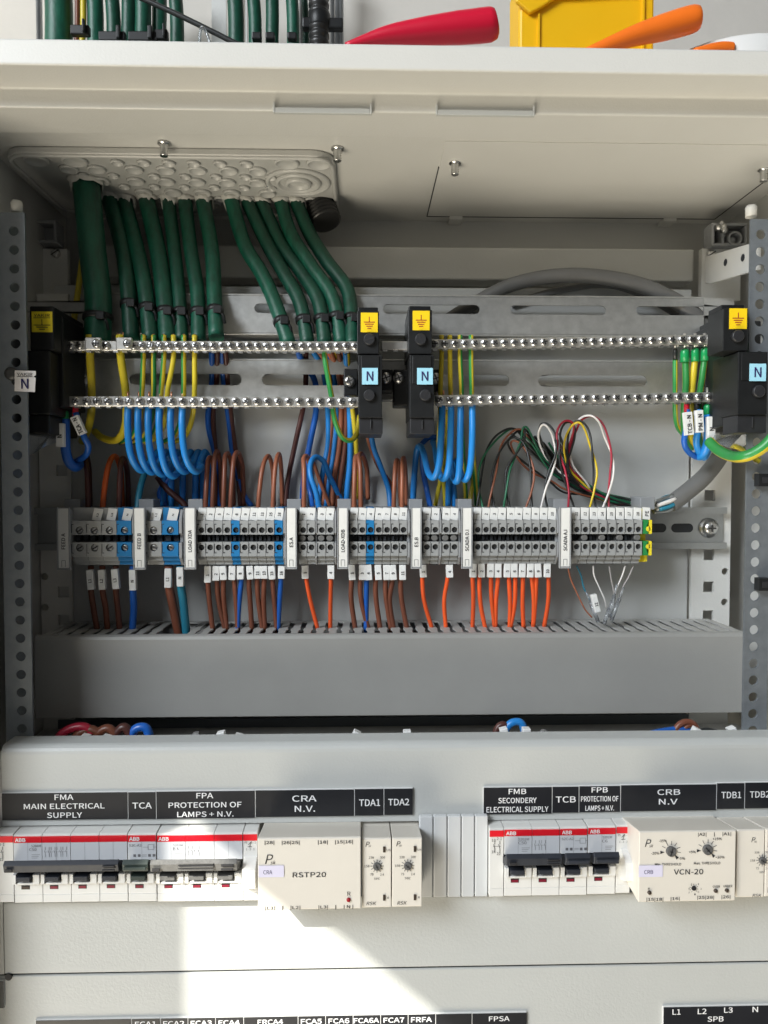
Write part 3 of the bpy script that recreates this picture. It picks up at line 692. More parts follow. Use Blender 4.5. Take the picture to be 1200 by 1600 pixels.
bar('lower nickel neutral bar ending at the tagged blue wires', 681, 1152, 625, 620, .0070, 16.2)
for lab, px in (('flat saddle clamp on the upper bar gripping the thick yellow wire', 152), ('flat saddle clamp on the upper bar gripping the slanted yellow wire', 200)):
    p = at(px, 539, YBAR); q = thing('saddle_clamp', lab, 'clamp', (p.x, YBAR-.003, p.z), 'saddle clamps')
    m = MB(); a = at(px-16, 539, YBAR).x; b = at(px+10, 539, YBAR).x; m.box(a, b, YBAR-.0050, YBAR-.0026, p.z-.0046, p.z+.0044)
    m.build('saddle', 'nickel', q, bevel=.0010)
    for c in (3,): 
        o = bpy.data.objects.new('screw', scr_me); COL.objects.link(o); o.parent = q; o.location = (at(px+c, 539, YBAR).x-p.x, -.002, 0); o.scale = (1.05, 1.05, 1.05)
# ------------------------------------------------------------------ black bar holders
def earth_sign(m, cx, cz, y, s, k, brand=None):
    m.box(cx-.0003*s, cx+.0003*s, y-.0002, y, cz+.0001*s, cz+.0042*s, k)
    for i, w in enumerate((.0044, .0034, .0025, .0016)): m.box(cx-w*s/1, cx+w*s/1, y-.0002, y, cz-.0003*s-i*.00165*s, cz+.0003*s-i*.00165*s, k)
def slotscrew(m, cx, cz, y, r, ang, k0=0, k1=1):
    m.lathe((cx, y, cz), (0, -1, 0), [(r, 0), (r, .0022), (r*.85, .0030)], seg=20, m=k0)
    d = Vector((math.cos(ang), 0, math.sin(ang)))*r*.85; m.line(cx-d.x, cz-d.z, cx+d.x, cz+d.z, y-.0032, r*.30, k1)
def holder(label, tx0, tx1, bx0, bx1, py0, pym, py1, Yf, e, n, s1, s2, a1, a2, yb=.577):
    x = lambda p, q=580: ax(p, q, Yf)
    u = thing('bar_holder', label, 'bar holder', ((x(tx0)+x(tx1))/2, Yf, az(tx0, py1, Yf)), 'black bar holders')
    m = MB(); z = lambda p: az((tx0+tx1)/2, p, Yf)
    m.box(x(tx0, 520), x(tx1, 520), Yf, yb, z(pym-2), z(py0+8)); m.box(x(tx0, 490)+.0006, x(tx1, 490)-.0006, Yf+.004, yb, z(py0+8), z(py0))
    m.box(x(bx0), x(bx1), Yf-.0012, yb, z(pym+98), z(pym))
    m.box(x(bx0+4), x(bx1-4), Yf-.0020, Yf-.0012, z(pym+45), z(pym+2))
    m.build('body', 'black_plastic', u, bevel=.0009)
    m = MB(); m.box(x(bx0+1, 650), x(bx1+1, 650), Yf+.001, yb-.002, z(py1), z(pym+98)); m.box(x((bx0+bx1)/2, 650), x((bx0+bx1)/2+2, 650), Yf-.0004, Yf+.0008, z(py1-8), z(pym+101)); m.build('foot', 'dark_plastic', u, bevel=.0009)
    m = MB(); cx, cz = x(e[0], e[1]), az(e[0], e[1], Yf); w = .0058; m.box(cx-w, cx+w, Yf-.0004, Yf-.0001, cz-.0066, cz+.0066, 0); earth_sign(m, cx, cz+.0002, Yf-.0004, .85, 1)
    m.build('earth_sticker', ['sticker_yellow', 'ink_red'], u)
    m = MB(); cx, cz = x(n[0], n[1]), az(n[0], n[1], Yf-.002); w = .0054; m.box(cx-w, cx+w, Yf-.0026, Yf-.0022, cz-.0056, cz+.0056, 0); m.text('N', cx, cz, Yf-.0028, .0062, 1, bold=.02)
    m.build('letter_sticker', ['sticker_blue', 'ink_blue'], u)
    for (sx_, sy_), a, yy in ((s1, a1, Yf), (s2, a2, Yf-.0012)):
        m = MB(); slotscrew(m, x(sx_, sy_), az(sx_, sy_, yy), yy, .0040, a); m.build('slot_screw', ['dark_plastic', 'ink'], u)
    return u
holder('black bar holder hugging the last slanting green cable', 558, 592, 560, 597, 478, 555, 678, .528, (577, 504), (578, 588), (577, 531), (577, 618), .3, -.05)
holder('black bar holder just before the empty-screw bars, wider foot', 638, 675, 640, 678, 476, 555, 678, .528, (658, 501), (663.5, 588), (657, 531), (664, 618), -1.2, 1.2)
hr = holder('black bar holder fixed to the bright perforated post', 1130, 1169, 1152, 1198, 474, 550, 676, .496, (1153, 498), (1181, 582), (1151, 526), (1182, 612), .9, .7, yb=.519)
m = MB(); z = lambda p: az(1140, p, .55); m.box(ax(1105, 600, .55), ax(1166, 600, .55), .53, .577, z(672), z(510)); m.box(ax(1108, 520, .56), ax(1130, 520, .56), .552, .577, z(545), z(498)); m.box(ax(1118, 600, .53), ax(1150, 600, .53), .518, .535, az(1130, 668, .53), az(1130, 560, .53))
m.build('side_arm', 'black_plastic', hr, bevel=.001)
# shaded holder with the dull stickers
u = thing('bar_holder', 'black bar holder in deep shade with dull yellow sticker', 'bar holder', (ax(80, 700, .53), .53, az(80, 700, .53)), 'black bar holders')
m = MB(); Yf = .522
m.box(ax(46, 500, Yf), ax(84, 500, Yf), Yf, .577, az(60, 548, Yf), az(60, 478, Yf)); m.box(ax(40, 600, Yf), ax(80, 600, Yf), Yf-.001, .577, az(60, 648, Yf), az(60, 548, Yf)); m.box(ax(30, 660, Yf), ax(76, 660, Yf), Yf+.001, .575, az(60, 678, Yf), az(60, 648, Yf))
m.box(ax(84, 560, .55), ax(112, 560, .55), .535, .577, az(95, 640, .55), az(95, 500, .55)); m.build('body', 'black_plastic', u, bevel=.001)
m = MB(); c = at(66, 503, Yf); w = .0068; m.box(c.x-w, c.x+w, Yf-.0004, Yf-.0001, c.z-w, c.z+w, 0); m.text('YAKIR', c.x, c.z+.0042, Yf-.0006, .0019, 1, w=.0105); m.line(c.x-.0055, c.z+.0026, c.x+.0055, c.z+.0026, Yf-.0006, .0003, 1)
m.box(c.x-.0002, c.x+.0002, Yf-.0007, Yf-.0004, c.z-.0022, c.z+.0016, 1)
for i, w_ in enumerate((.0055, .0038, .0018)): m.box(c.x-w_, c.x+w_, Yf-.0007, Yf-.0004, c.z-.0024-i*.0014, c.z-.0020-i*.0014, 1)
m.build('earth_sticker', ['sticker_dull_yellow', 'ink'], u)
sw = thing('loose_sticker', 'white torn N sticker hanging off the shaded post', 'sticker', at(41, 596, .503), 'stickers')
m = MB(); c = at(41, 596, .503); w = .0068
m.add([(c.x-w, .5012, c.z-w*.96), (c.x+w*.9, .5012, c.z-w*1.04), (c.x+w, .5012, c.z+w*.30), (c.x+w*.80, .5012, c.z+w*.42), (c.x+w*1.02, .5012, c.z+w*.55), (c.x+w*1.02, .5012, c.z+w*.95), (c.x-w*.94, .5012, c.z+w)], [tuple(range(7))], 0)
m.text('YAKIR', c.x, c.z+.0042, .5008, .0019, 1, w=.0100); m.line(c.x-.005, c.z+.0028, c.x+.005, c.z+.0028, .5008, .0003, 1); m.text('N', c.x, c.z-.0018, .5008, .0062, 2, bold=.02); m.build('paper', ['sticker_white', 'ink', 'ink_blue'], sw)
s = MB(); p = at(18, 584, .504); s.lathe((p.x, .505, p.z), (0, -1, 0), [(.0042, 0), (.0042, .0022), (.002, .003)])
tag(s.build('bolt', ['terminal_screw', 'screw_slot'], None), 'shiny bolt in the shaded perforated post beside the torn sticker', 'bolt')
# small black fixing feet with bright screws on the lower rail
for lab, px0, px1, py0, py1, spx, spy in (('black fixing foot with a big screw, before the first middle holder', 537, 559, 576, 618, 546, 596), ('black fixing foot behind the first middle holder, screw showing', 596, 614, 577, 610, 603, 591), ('black fixing foot with a square hole, before the second middle holder', 615, 639, 577, 634, 623, 591), ('black fixing foot with a bright screw just after the second middle holder', 676, 687, 577, 612, 681, 592)):
    Yf = .556; q = thing('fixing_foot', lab, 'fixing foot', at((px0+px1)/2, py1, Yf), 'fixing feet on the rail')
    m = MB(); m.box(ax(px0, 600, Yf), ax(px1, 600, Yf), Yf, .5775, az(px0, py1, Yf), az(px0, py0, Yf)); m.build('block', 'black_plastic', q, bevel=.0008)
    s = MB(); p = at(spx, spy, Yf); s.lathe((p.x, Yf, p.z), (0, -1, 0), [(.0043, 0), (.0041, .002), (.0022, .0034)], seg=18); s.line(p.x-.0028, p.z-.001, p.x+.0028, p.z+.001, Yf-.0037, .0008, 1); s.line(p.x-.001, p.z+.0028, p.x+.001, p.z-.0028, Yf-.0038, .0008, 1); s.build('screw', ['screw_steel', 'screw_slot'], q)
# ------------------------------------------------------------------ terminal row
YT = .555; U = YT/F
ZC = az(560, 840, YT)
_protos = {}
def term_proto(w, c1, big=False, screwed=False, mid='dark'):
    """meshes of one terminal block, local: x 0..w (metres), z 0 at the middle, y 0 at the face"""
    k = (round(w, 5), c1, big, screwed, mid)
    if k in _protos: return _protos[k]
    g = .00012; q = U; r = (.0021 if not big else .0027); O = Vector((0, 0, 0)); zt = 27*q; zu = 5*q; zl = -6.5*q; zb = -29*q; cx = w/2+.0004
    b = MB()
    for z0, z1, zc in ((zu, zt, 12*q), (zb, zl, -15*q)):
        b.cell(g, w-g, z0, z1, 0, .004, ('round', cx, zc, r), 0, seg=20)
        b.box(g, w-g, .004, .012, z0, z1, 0)
    b.box(g, w-g, .0042, .036, zt, 47*q, 0); b.box(g, w-g, .012, .036, zb, zt, 0)
    b.box(g, w-g, .0035, .036, -36*q, zb, 0); b.box(g, w-g, .0065, .036, -43*q, -36*q, 0)
    b.box(g+.0001, g+.0006, -.0001, .002, 8*q, 22*q, 1); b.box(g+.0007, g+.0018, -.0001, .002, 20.6*q, 22*q, 1); b.box(g+.0001, g+.0006, -.0001, .002, -24*q, -9*q, 1); b.box(g+.0007, g+.0018, -.0001, .002, -24*q, -22.6*q, 1)
    body = b.mesh('terminal_body', [c1, 'ink'], O)
    s = MB()
    for zc in (12*q, -15*q):
        s.lathe((cx, .0040, zc), (0, -1, 0), [(r*.98, 0), (r*.94, .0016 if not big else .0024), (r*.6, .0022 if not big else .003)], seg=14, m=0)
        a = random.uniform(-.6, 1.2); s.line(cx-r*.8*math.cos(a), zc-r*.8*math.sin(a), cx+r*.8*math.cos(a), zc+r*.8*math.sin(a), .0016 if not big else .0008, r*.35, 1)
    sc = s.mesh('screw', ['terminal_screw' if not big else 'screw_steel', 'screw_slot'], O)
    md = None
    t = MB()
    if mid == 'clear':
        t.lathe((w/2, .006, -1*q), (0, -1, 0), [(.0025, 0), (.0025, .004), (.002, .005)], seg=14); t.box(g+.0002, w-g-.0002, .006, .010, zl+.0003, zu-.0003)
    else:
        t.box(w*.15, w*.45, .004, .011, zl+.0006, zu-.0012); t.box(w*.62, w*.9, .006, .011, zl+.0004, zu-.0004)
    md = t.mesh('bridge', ['grey_jacket' if mid == 'clear' else 'dark_gap'], O)
    m = MB(); m.box(g*1.5, w-g*1.5, -.0004, .0004, 0, 19.5*q)
    tagm = m.mesh('marker_tag', ['marker_white'], O)
    _protos[k] = (body, sc, md, tagm); return _protos[k]
numc = {}
def nummesh(t, h):
    if (t, h) not in numc:
        m = MB(); m.text(t, 0, 0, 0, h, 0, rot=math.pi/2, bold=.035); numc[(t, h)] = m.mesh('number', ['ink'], Vector((0, 0, 0)))
    return numc[(t, h)]
def child(name, me, parent, loc=(0, 0, 0), rot=(0, 0, 0), bevel=0):
    o = bpy.data.objects.new(name, me); COL.objects.link(o); o.parent = parent; o.location = loc; o.rotation_euler = rot
    if bevel:
        b = o.modifiers.new('bevel', 'BEVEL'); b.width = bevel; b.segments = 2; b.limit_method = 'ANGLE'; b.angle_limit = R(40)
    return o
CN = {'terminal_grey': 'grey', 'terminal_blue': 'blue'}
def terminal(px, pitch, c1, num, row, big=False, mid='dark', extra=''):
    w = pitch*U; p = at(px, 840, YT); p.z = ZC
    lab = f"{CN[c1]} terminal block tagged {num} in the {row} row" if num else f"{CN[c1]} terminal block with no tag, first in the {row} row"
    t = thing('terminal_block', lab+extra, 'terminal block', p, f'terminal blocks of {row}')
    body, sc, md, tg = term_proto(w, c1, big, mid=mid)
    child('terminal_body', body, t, bevel=.0002); child('screw_pair', sc, t); child('bridge', md, t)
    if num:
        dx = random.uniform(-.0003, .0003)
        g = child('marker_tag', tg, t, (dx+(.0030 if big else .0), .0020, 28*U), (R(-14), R(6 if not big else 9)+random.uniform(-.02, .02), 0), bevel=.0002)
        if big: g.scale = (.62, 1, 1)
        child('number', nummesh(num, .0020), g, (w*.52, -.0006, 9.2*U), (0, 0, 0))
    return t
def spacer(name, px0, px1, label, c='clamp_grey'):
    p0, p1 = at(px0, 840, YT).x, at(px1, 840, YT).x; m = MB(); q = U
    m.prism([(.0005, -31*q), (.0005, -8*q), (.004, -6*q), (.004, 5*q), (.0005, 7*q), (.0005, 28*q), (.005, 44*q), (.036, 44*q), (.036, -44*q), (.007, -44*q)], p0, p1)
    m.v = [v+Vector((0, YT, ZC)) for v in m.v]
    return tag(m.build(name, c, None, bevel=.0002), label, 'end plate', 'end plates')
px = 111
for i, n in enumerate(['', 'L2', 'L3', 'N']): terminal(111+i*23.6, 23.6, 'terminal_blue' if i == 3 else 'terminal_grey', n, 'FEED A', True)
for i, n in enumerate(['L1', 'N']): terminal(226+i*26.4, 26.2, ['terminal_grey', 'terminal_blue'][i], n, 'FEED B', True)
spacer('end_plate', 279.5, 284, 'thin grey end plate closing the FEED B terminals')
spacer('end_plate', 205.8, 207.6, 'thin grey end plate closing the FEED A terminals')
for i, n in enumerate('1 2 5 7 8 9 11 13 15 16'.split()): terminal(307+i*13.5, 13.4, 'terminal_blue' if n in ('8', '16') else 'terminal_grey', n, 'LOAD XDA')
spacer('end_plate', 442.3, 445.5, 'thin grey end plate closing the LOAD XDA terminals')
for i, n in enumerate('1 2 3 4'.split()): terminal(466+i*13.2+(3 if i > 1 else 0), 13.1, 'terminal_grey', n, 'ES A', mid='clear')
spacer('end_plate', 492.2, 495, 'thin grey plate between terminals 2 and 3 of ES A'); spacer('end_plate', 522.4, 525.5, 'thin grey end plate closing the ES A terminals')
for i, n in enumerate('1 3 4 5 7 9 11'.split()): terminal(546+i*12.9, 12.8, 'terminal_blue' if n == '4' else 'terminal_grey', n, 'LOAD XDB')
spacer('end_plate', 636.5, 640.5, 'thin grey end plate closing the LOAD XDB terminals')
for i, n in enumerate('1 2 3 4'.split()): terminal(660+i*13+(4 if i > 1 else 0), 12.9, 'terminal_grey', n, 'ES B', mid='clear')
spacer('end_plate', 686.3, 689.6, 'thin grey plate between terminals 2 and 3 of ES B'); spacer('end_plate', 716.3, 720, 'thin grey end plate closing the ES B terminals')
for i in range(10): terminal(739.5+i*13, 12.95, 'terminal_grey', str(i+1), 'SCADA D I')
spacer('end_plate', 869.8, 873, 'thin grey end plate closing the SCADA D I terminals')
for i in range(8): terminal(894+i*13.7+(.5 if i > 3 else 0), 13.4, 'terminal_grey', str(i+11), 'SCADA A I', mid='clear' if i % 2 else 'dark')
# earth terminal
p = at(1004.8, 840, YT); p.z = ZC; w = 14*U; t = thing('earth_terminal', 'yellow and green earth terminal block closing the row, tagged PE', 'terminal block', p)
b = MB(); q = U
for z0, z1, zc in ((5*q, 27*q, 13*q), (-29*q, -6.5*q, -15*q)):
    b.cell(.0042, w, z0, z1, 0, .004, ('round', w*.62, zc, .0019), 1, seg=20); b.box(.0042, w, .004, .03, z0, z1, 1); b.box(.0002, .0041, .0002, .03, z0, z1, 0)
b.box(.0002, w-.0002, .012, .036, -42*q, 44*q, 1); b.box(.003, w-.001, .006, .03, -40*q, -29*q, 1)
b.lathe((w*.62, .004, 13*q), (0, -1, 0), [(.0018, 0), (.0016, .002)], m=2, seg=12); b.lathe((w*.62, .004, -15*q), (0, -1, 0), [(.0018, 0), (.0016, .002)], m=2, seg=12)
b.v = [v+p for v in b.v]; b.build('terminal_body', ['terminal_green', 'terminal_yellow', 'screw_steel'], t, bevel=.0002)
m = MB(); m.box(.0003, w-.0008, -.0004, .0004, 0, 19.5*q); g = child('marker_tag', m.mesh('marker_tag', ['marker_white'], Vector()), t, (0, .002, 28*q), (R(-14), R(4), 0)); child('number', nummesh('PE', .0026), g, (w*.5, -.0006, 9.5*q))
# group markers standing between the rows
for x0, x1, txt, lab in ((89, 109, 'FEED A', ''), (208, 227, 'FEED B', ''), (287.5, 306, 'LOAD XDA', ''), (446, 464, 'ES.A', ''), (527, 544.5, 'LOAD-XDB', ''), (642, 659, 'ES.B', ''), (721, 738.5, 'SCADA D.I', ''), (874, 892.5, 'SCADA A.I', '')):
    Y = YT-.004; p = at((x0+x1)/2, 840, Y); w = (x1-x0)*Y/F/2; z0, z1 = az(560, 887, Y), az(560, 794, Y)
    t = thing('group_marker', f"tall white marker reading {txt.replace('.', ' ')} in its grey holder", 'marker', (p.x, Y, z0), 'markers between the terminal groups')
    m = MB(); zz0, zz1 = az(560, 792, YT), az(560, 780, YT+.012)
    m.box(p.x-w, p.x+w, Y+.0008, Y+.0020, z0-.0010, z1+.0006); m.box(p.x-w+.0006, p.x+w-.0006, Y+.0021, YT+.036, z0+.010, z1-.001)
    m.box(p.x-w, p.x-w+.0008, Y-.0006, Y+.0008, z0-.0010, z1+.0006); m.box(p.x+w-.0008, p.x+w, Y-.0006, Y+.0008, z0-.0010, z1+.0006); m.box(p.x-w+.0009, p.x+w-.0009, Y-.0006, Y+.0008, z0-.0010, z0+.0002)
    m.box(p.x-w-.0004, p.x+w+.0016, YT+.012, YT+.030, z1-.002, z1+.0062); m.build('holder', 'clamp_grey', t, bevel=.0003)
    m = MB(); m.box(p.x-w+.0010, p.x+w-.0010, Y-.0001, Y+.0006, z0+.0004, z1, 0); h = .0026; m.text(txt, p.x, (z0+z1)/2-.002+(.0 if len(txt) > 5 else -.001), Y-.0003, h, 1, rot=math.pi/2, bold=.03)
    zz = z0+.0012; m.line(p.x-.0013, zz, p.x-.0013, zz+.0045, Y-.0003, .0003, 2); m.line(p.x+.0013, zz, p.x+.0013, zz+.0045, Y-.0003, .0003, 2); m.line(p.x-.0013, zz+.0045, p.x+.0013, zz+.0045, Y-.0003, .0003, 2)
    m.build('label_strip', ['marker_white', 'ink', 'ink_grey'], t, bevel=.00015)
tag((lambda m: (m.box(at(995, 780, .575).x, at(1018, 780, .575).x, .568, .590, az(1000, 796, .575), az(1000, 776, .575)), m.build('end_clamp', 'clamp_grey', None, bevel=.0006))[1])(MB()), 'grey plastic end clamp on the rail behind the PE terminal', 'end clamp')

# ------------------------------------------------------------------ wires
def wire(name, m0, label, pts, r, group=None, Y=None, seg=9, n=6, stripe=None, ph=0, sub=None):
    P = [at(*p) if len(p) == 3 else at(p[0], p[1], Y) for p in pts]
    t = MB(); mats = [m0] if stripe is None else [m0, stripe]
    Yr = P[0].y
    t.tube(catmull(P, n), r*Yr/F, seg=seg, stripe=None if stripe is None else 1, ph=ph)
    return tag(t.build(name, mats, None), label, 'wire', group)
def sleeve(parent, px, py0, py1, Y, txt, ang=0, w=5.2, sname='sleeve', nh=.0021):
    """flat white marker sleeve slid over a wire, child of the wire"""
    c = at(px, (py0+py1)/2, Y); h = (py1-py0)/2*Y/F; ww = w*Y/F; m = MB()
    Mx = Matrix.Translation(c) @ Matrix.Rotation(ang, 4, 'Y')
    m.box(-ww, ww, -.0022, .0022, -h, h, 0, M=Mx)
    n0 = len(m.v); m.text(txt, 0, -h*.1, -.0025, nh, 1, rot=math.pi/2, bold=.035, wmax=h*1.75)
    for i in range(n0, len(m.v)): m.v[i] = Mx @ m.v[i]
    return m.build(sname, ['sleeve_white', 'ink'], parent, bevel=.0004)
# below the terminals, into the duct
dn = [('FEED A', 'brown_wire', 'L1', [(142, 884), (142, 920), (146, 950), (152, 985)], 4.6, 142, (890, 921)), ('FEED A', 'brown_wire', 'L2', [(160, 884), (160, 920), (165, 950), (168, 985)], 4.6, 160, (890, 921)),
      ('FEED A', 'brown_wire', 'L3', [(181, 884), (181, 920), (184, 950), (187, 985)], 4.6, 181, (889, 920)), ('FEED A', 'deep_blue_wire', 'N', [(208, 884), (208, 925), (209, 950), (207, 985)], 5.4, 208, (890, 922)),
      ('FEED B', 'brown_wire', 'L1', [(264, 884), (265, 918), (270, 945), (281, 1000)], 7, 263, (888, 918)), ('FEED B', 'teal_wire', 'N', [(282, 884), (283, 916), (287, 945), (292, 1000)], 6.5, 282, (886, 916))]
xd = [('1', 325, [(325, 884), (325, 910), (328, 945), (333, 988)], 'brown_wire', 910), ('2', 338, [(338, 884), (339, 906), (342, 940), (353, 988)], 'brown_wire', 907), ('5', 349, [(349, 884), (349, 906), (350, 940), (355, 988)], 'brown_wire', 906),
      ('7', 363, [(363, 884), (366, 906), (369, 940), (372, 988)], 'brown_wire', 906), ('8', 376, [(376, 884), (377, 906), (374, 940), (371, 988)], 'deep_blue_wire', 905), ('9', 391, [(391, 884), (389, 906), (391, 940), (394, 988)], 'brown_wire', 905),
      ('11', 403, [(403, 884), (402, 906), (404, 940), (411, 988)], 'brown_wire', 904), ('13', 413, [(413, 884), (413, 906), (412, 940), (414, 988)], 'brown_wire', 904), ('15', 425, [(425, 884), (426, 906), (429, 940), (433, 988)], 'brown_wire', 905), ('16', 440, [(440, 884), (439, 906), (437, 940), (434, 988)], 'deep_blue_wire', 904)]
for n, x, P, c, y1 in xd: dn.append(('LOAD XDA', c, n, P, 4.0, x, (884, y1)))
for n, x, P in (('1', 477, [(477, 884), (479, 906), (485, 938), (497, 985)]), ('4', 517, [(517, 884), (517, 906), (516.5, 940), (516, 985)])): dn.append(('ES A', 'orange_wire', n, P, 3.4, x, (883, 904)))
for n, x, P, c in (('1', 550, [(550, 884), (549, 910), (549, 940), (556, 988)], 'brown_wire'), ('3', 566, [(566, 884), (563, 908), (565, 940), (577, 988)], 'brown_wire'), ('4', 575.5, [(575, 884), (573, 908), (572.5, 940), (572, 988)], 'deep_blue_wire'), ('5', 591, [(591, 884), (587, 908), (588, 940), (595, 988)], 'brown_wire'),
                   ('7', 604, [(604, 884), (602, 908), (604, 940), (612, 988)], 'brown_wire'), ('9', 614, [(614, 884), (613, 908), (609, 940), (616, 988)], 'brown_wire'), ('11', 629, [(629, 884), (626, 908), (628, 940), (637, 988)], 'brown_wire')): dn.append(('LOAD XDB', c, n, P, 4.0, x, (882, 906)))
for n, x, P in (('1', 661, [(661, 884), (660, 906), (663, 940), (676, 985)]), ('4', 702, [(702, 884), (699, 906), (694, 940), (697, 985)])): dn.append(('ES B', 'orange_wire', n, P, 3.4, x, (882, 902)))
sd_ = [(739, [(739, 884), (738.5, 905), (739.5, 940), (738, 985)]), (752, [(752, 884), (749, 905), (751, 945), (759, 985)]), (766, [(766, 884), (767, 905), (768, 935), (773, 982)]), (777.5, [(777.5, 884), (778, 905), (775, 940), (774, 982)]), (792, [(792, 884), (795, 905), (797, 945), (796, 982)]),
       (803, [(803, 884), (805, 905), (804, 945), (797, 982)]), (815.5, [(815.5, 884), (817, 905), (816.5, 945), (818, 982)]), (828, [(828, 884), (831, 905), (834, 940), (833, 980)]), (840, [(840, 884), (838, 905), (836.5, 940), (833, 980)]), (854.5, [(854.5, 884), (857, 905), (856.5, 940), (850, 980)])]
for i, (x, P) in enumerate(sd_): dn.append(('SCADA D I', 'orange_wire', str(i+1), P, 3.5, x, (880, 902)))
CW = {'brown_wire': 'brown', 'deep_blue_wire': 'blue', 'teal_wire': 'light blue', 'orange_wire': 'orange red', 'blue_wire': 'blue'}
for row, c, n, P, r, sx_, (y0, y1) in dn:
    Y0, Y1 = .566, .570
    pts = [(a, b, Y0+(Y1-Y0)*(b-884)/100) for a, b in P]
    w_ = wire('wire', c, f"{CW[c]} wire sleeved {n} dropping from {row} into the duct", pts, r, f'wires dropping from {row}', n=5)
    sleeve(w_, sx_, y0, y1, .5635, n, random.uniform(-.06, .06)-.02)
# thin signal wires below SCADA A.I ending in clear connectors
for c, cn, P in (('copper_wire', 'thin brown', [(887, 884), (892, 905), (904, 932), (914, 952), (925, 965)]), ('teal_wire', 'thin teal', [(901, 884), (908, 900), (912, 918), (921, 935), (931, 950)]), ('white_wire', 'thin white', [(927, 884), (928, 898), (935, 915), (944, 935), (947, 950)]), ('grey_wire', 'thin grey', [(952, 884), (955, 905), (959, 925), (958, 945)]), ('white_wire', 'thin second white', [(977, 884), (972, 900), (963, 922), (960, 945)]), ('grey_wire', 'thin last grey', [(990, 884), (982, 902), (972, 920), (962, 948)])):
    wire('wire', c, f'{cn} signal wire hanging below the SCADA A I terminals to a clear connector', P, 1.3, 'thin signal wires', Y=.566, seg=6)
for i, (x0, y0, x1, y1, l) in enumerate(((922, 940, 935, 972, 'clear plastic connector at the thin brown signal wire'), (960, 930, 952, 965, 'clear plastic connector at the thin last grey signal wire'), (952, 950, 944, 975, 'clear plastic connector lying lowest by the duct slots'), (968, 935, 955, 970, 'clear plastic connector hanging outermost under SCADA A I'))):
    m = MB(); m.tube([at(x0, y0, .562), at(x1, y1, .560)], 3.2*.56/F, seg=8); m.tube([at(x0, y0, .562), at(x0*1.5-x1*.5, y0*1.5-y1*.5, .563)], 1.7*.56/F, seg=6, m=0); tag(m.build('clear_connector', 'clear_plastic', None), l, 'connector', 'clear connectors')
sl = thing('marker_sleeve', 'white marker sleeve on the clear connectors above the duct', 'marker sleeve', at(930, 943, .559)); sleeve(sl, 930, 928, 957, .559, '12', -.25, w=4.6, sname='sleeve_body')

# loops rising from the terminals and bending back
YTOP, YBK = .568, .600
def loop(c, lab, pts, r, grp):
    return wire('wire', c, lab, pts, r, grp, n=7)
def simple_loop(c, lab, x, apx, apy, bx, by, r, grp):
    r *= .84; apx += random.uniform(-2, 2); apy += random.uniform(-3, 3)
    return loop(c, lab, [(x, 800, YTOP), (x+(apx-x)*.15, 770, YTOP), (x+(apx-x)*.45, apy+22, YTOP+.003), (apx-(bx-x)*.10, apy+3, .577), (apx+(bx-apx)*.35, apy, .584), (bx-(bx-apx)*.15, apy+18, .592), (bx, (apy+by)/2, .597), (bx+1, by, .600)], r, grp)
G = 'wire loops above the terminals'
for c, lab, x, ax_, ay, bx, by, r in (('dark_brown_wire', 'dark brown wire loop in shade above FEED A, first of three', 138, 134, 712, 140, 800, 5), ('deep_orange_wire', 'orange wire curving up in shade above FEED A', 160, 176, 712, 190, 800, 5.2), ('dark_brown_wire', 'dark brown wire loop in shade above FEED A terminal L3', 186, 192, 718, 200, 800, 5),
      ('brown_wire', 'brown wire loop above LOAD XDA, nearest its marker', 321, 326, 713, 336, 790, 4.6), ('brown_wire', 'brown wire loop above LOAD XDA terminal 2', 332, 337, 709, 345, 790, 4.6), ('brown_wire', 'brown wire loop above LOAD XDA terminal 5', 349, 353, 712, 364, 790, 4.6), ('brown_wire', 'lighter brown wire loop above LOAD XDA terminal 7', 360, 369, 706, 380, 790, 4.6),
      ('copper_wire', 'copper-brown tall loop standing alone above LOAD XDA terminal 13', 403, 419, 711, 427, 790, 4.3), ('copper_wire', 'copper-brown tall loop standing alone above LOAD XDA terminal 15', 426, 434, 712, 440, 790, 4.3),
      ('copper_wire', 'pale copper-brown wire loop above ES A terminal 1', 475, 477, 714, 487, 780, 4.6),
      ('copper_wire', 'copper-brown wire loop above LOAD XDB terminal 1', 553, 555, 713, 563, 780, 4.6), ('copper_wire', 'copper-brown wire loop above LOAD XDB terminal 3', 564, 563, 713, 574, 780, 4.6),
      ('copper_wire', 'copper-brown wire loop above LOAD XDB terminal 9', 615, 621, 718, 625, 790, 4.3), ('copper_wire', 'copper-brown wire loop above LOAD XDB terminal 11', 628, 631, 716, 634, 790, 4.3)):
    simple_loop(c, lab, x, ax_, ay, bx, by, r, G)
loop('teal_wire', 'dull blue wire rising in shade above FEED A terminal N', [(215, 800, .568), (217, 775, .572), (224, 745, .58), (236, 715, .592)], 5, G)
loop('blue_wire', 'bright blue loop crossing down to the bundle above ES A', [(500, 800, .568), (494, 770, .568), (485, 742, .570), (486, 722, .575), (494, 714, .580), (506, 722, .585), (514, 742, .590), (528, 770, .596), (536, 785, .598)], 4.4, G)
loop('copper_wire', 'thin brown wire crossing behind the bright blue loop', [(487, 712, .590), (494, 735, .592), (505, 765, .594), (516, 792, .596)], 3, G)
loop('deep_blue_wire', 'deep blue wire crouching behind the pale copper-brown loop', [(481, 710, .592), (480, 745, .592), (486, 775, .590), (489, 797, .580)], 4, G)
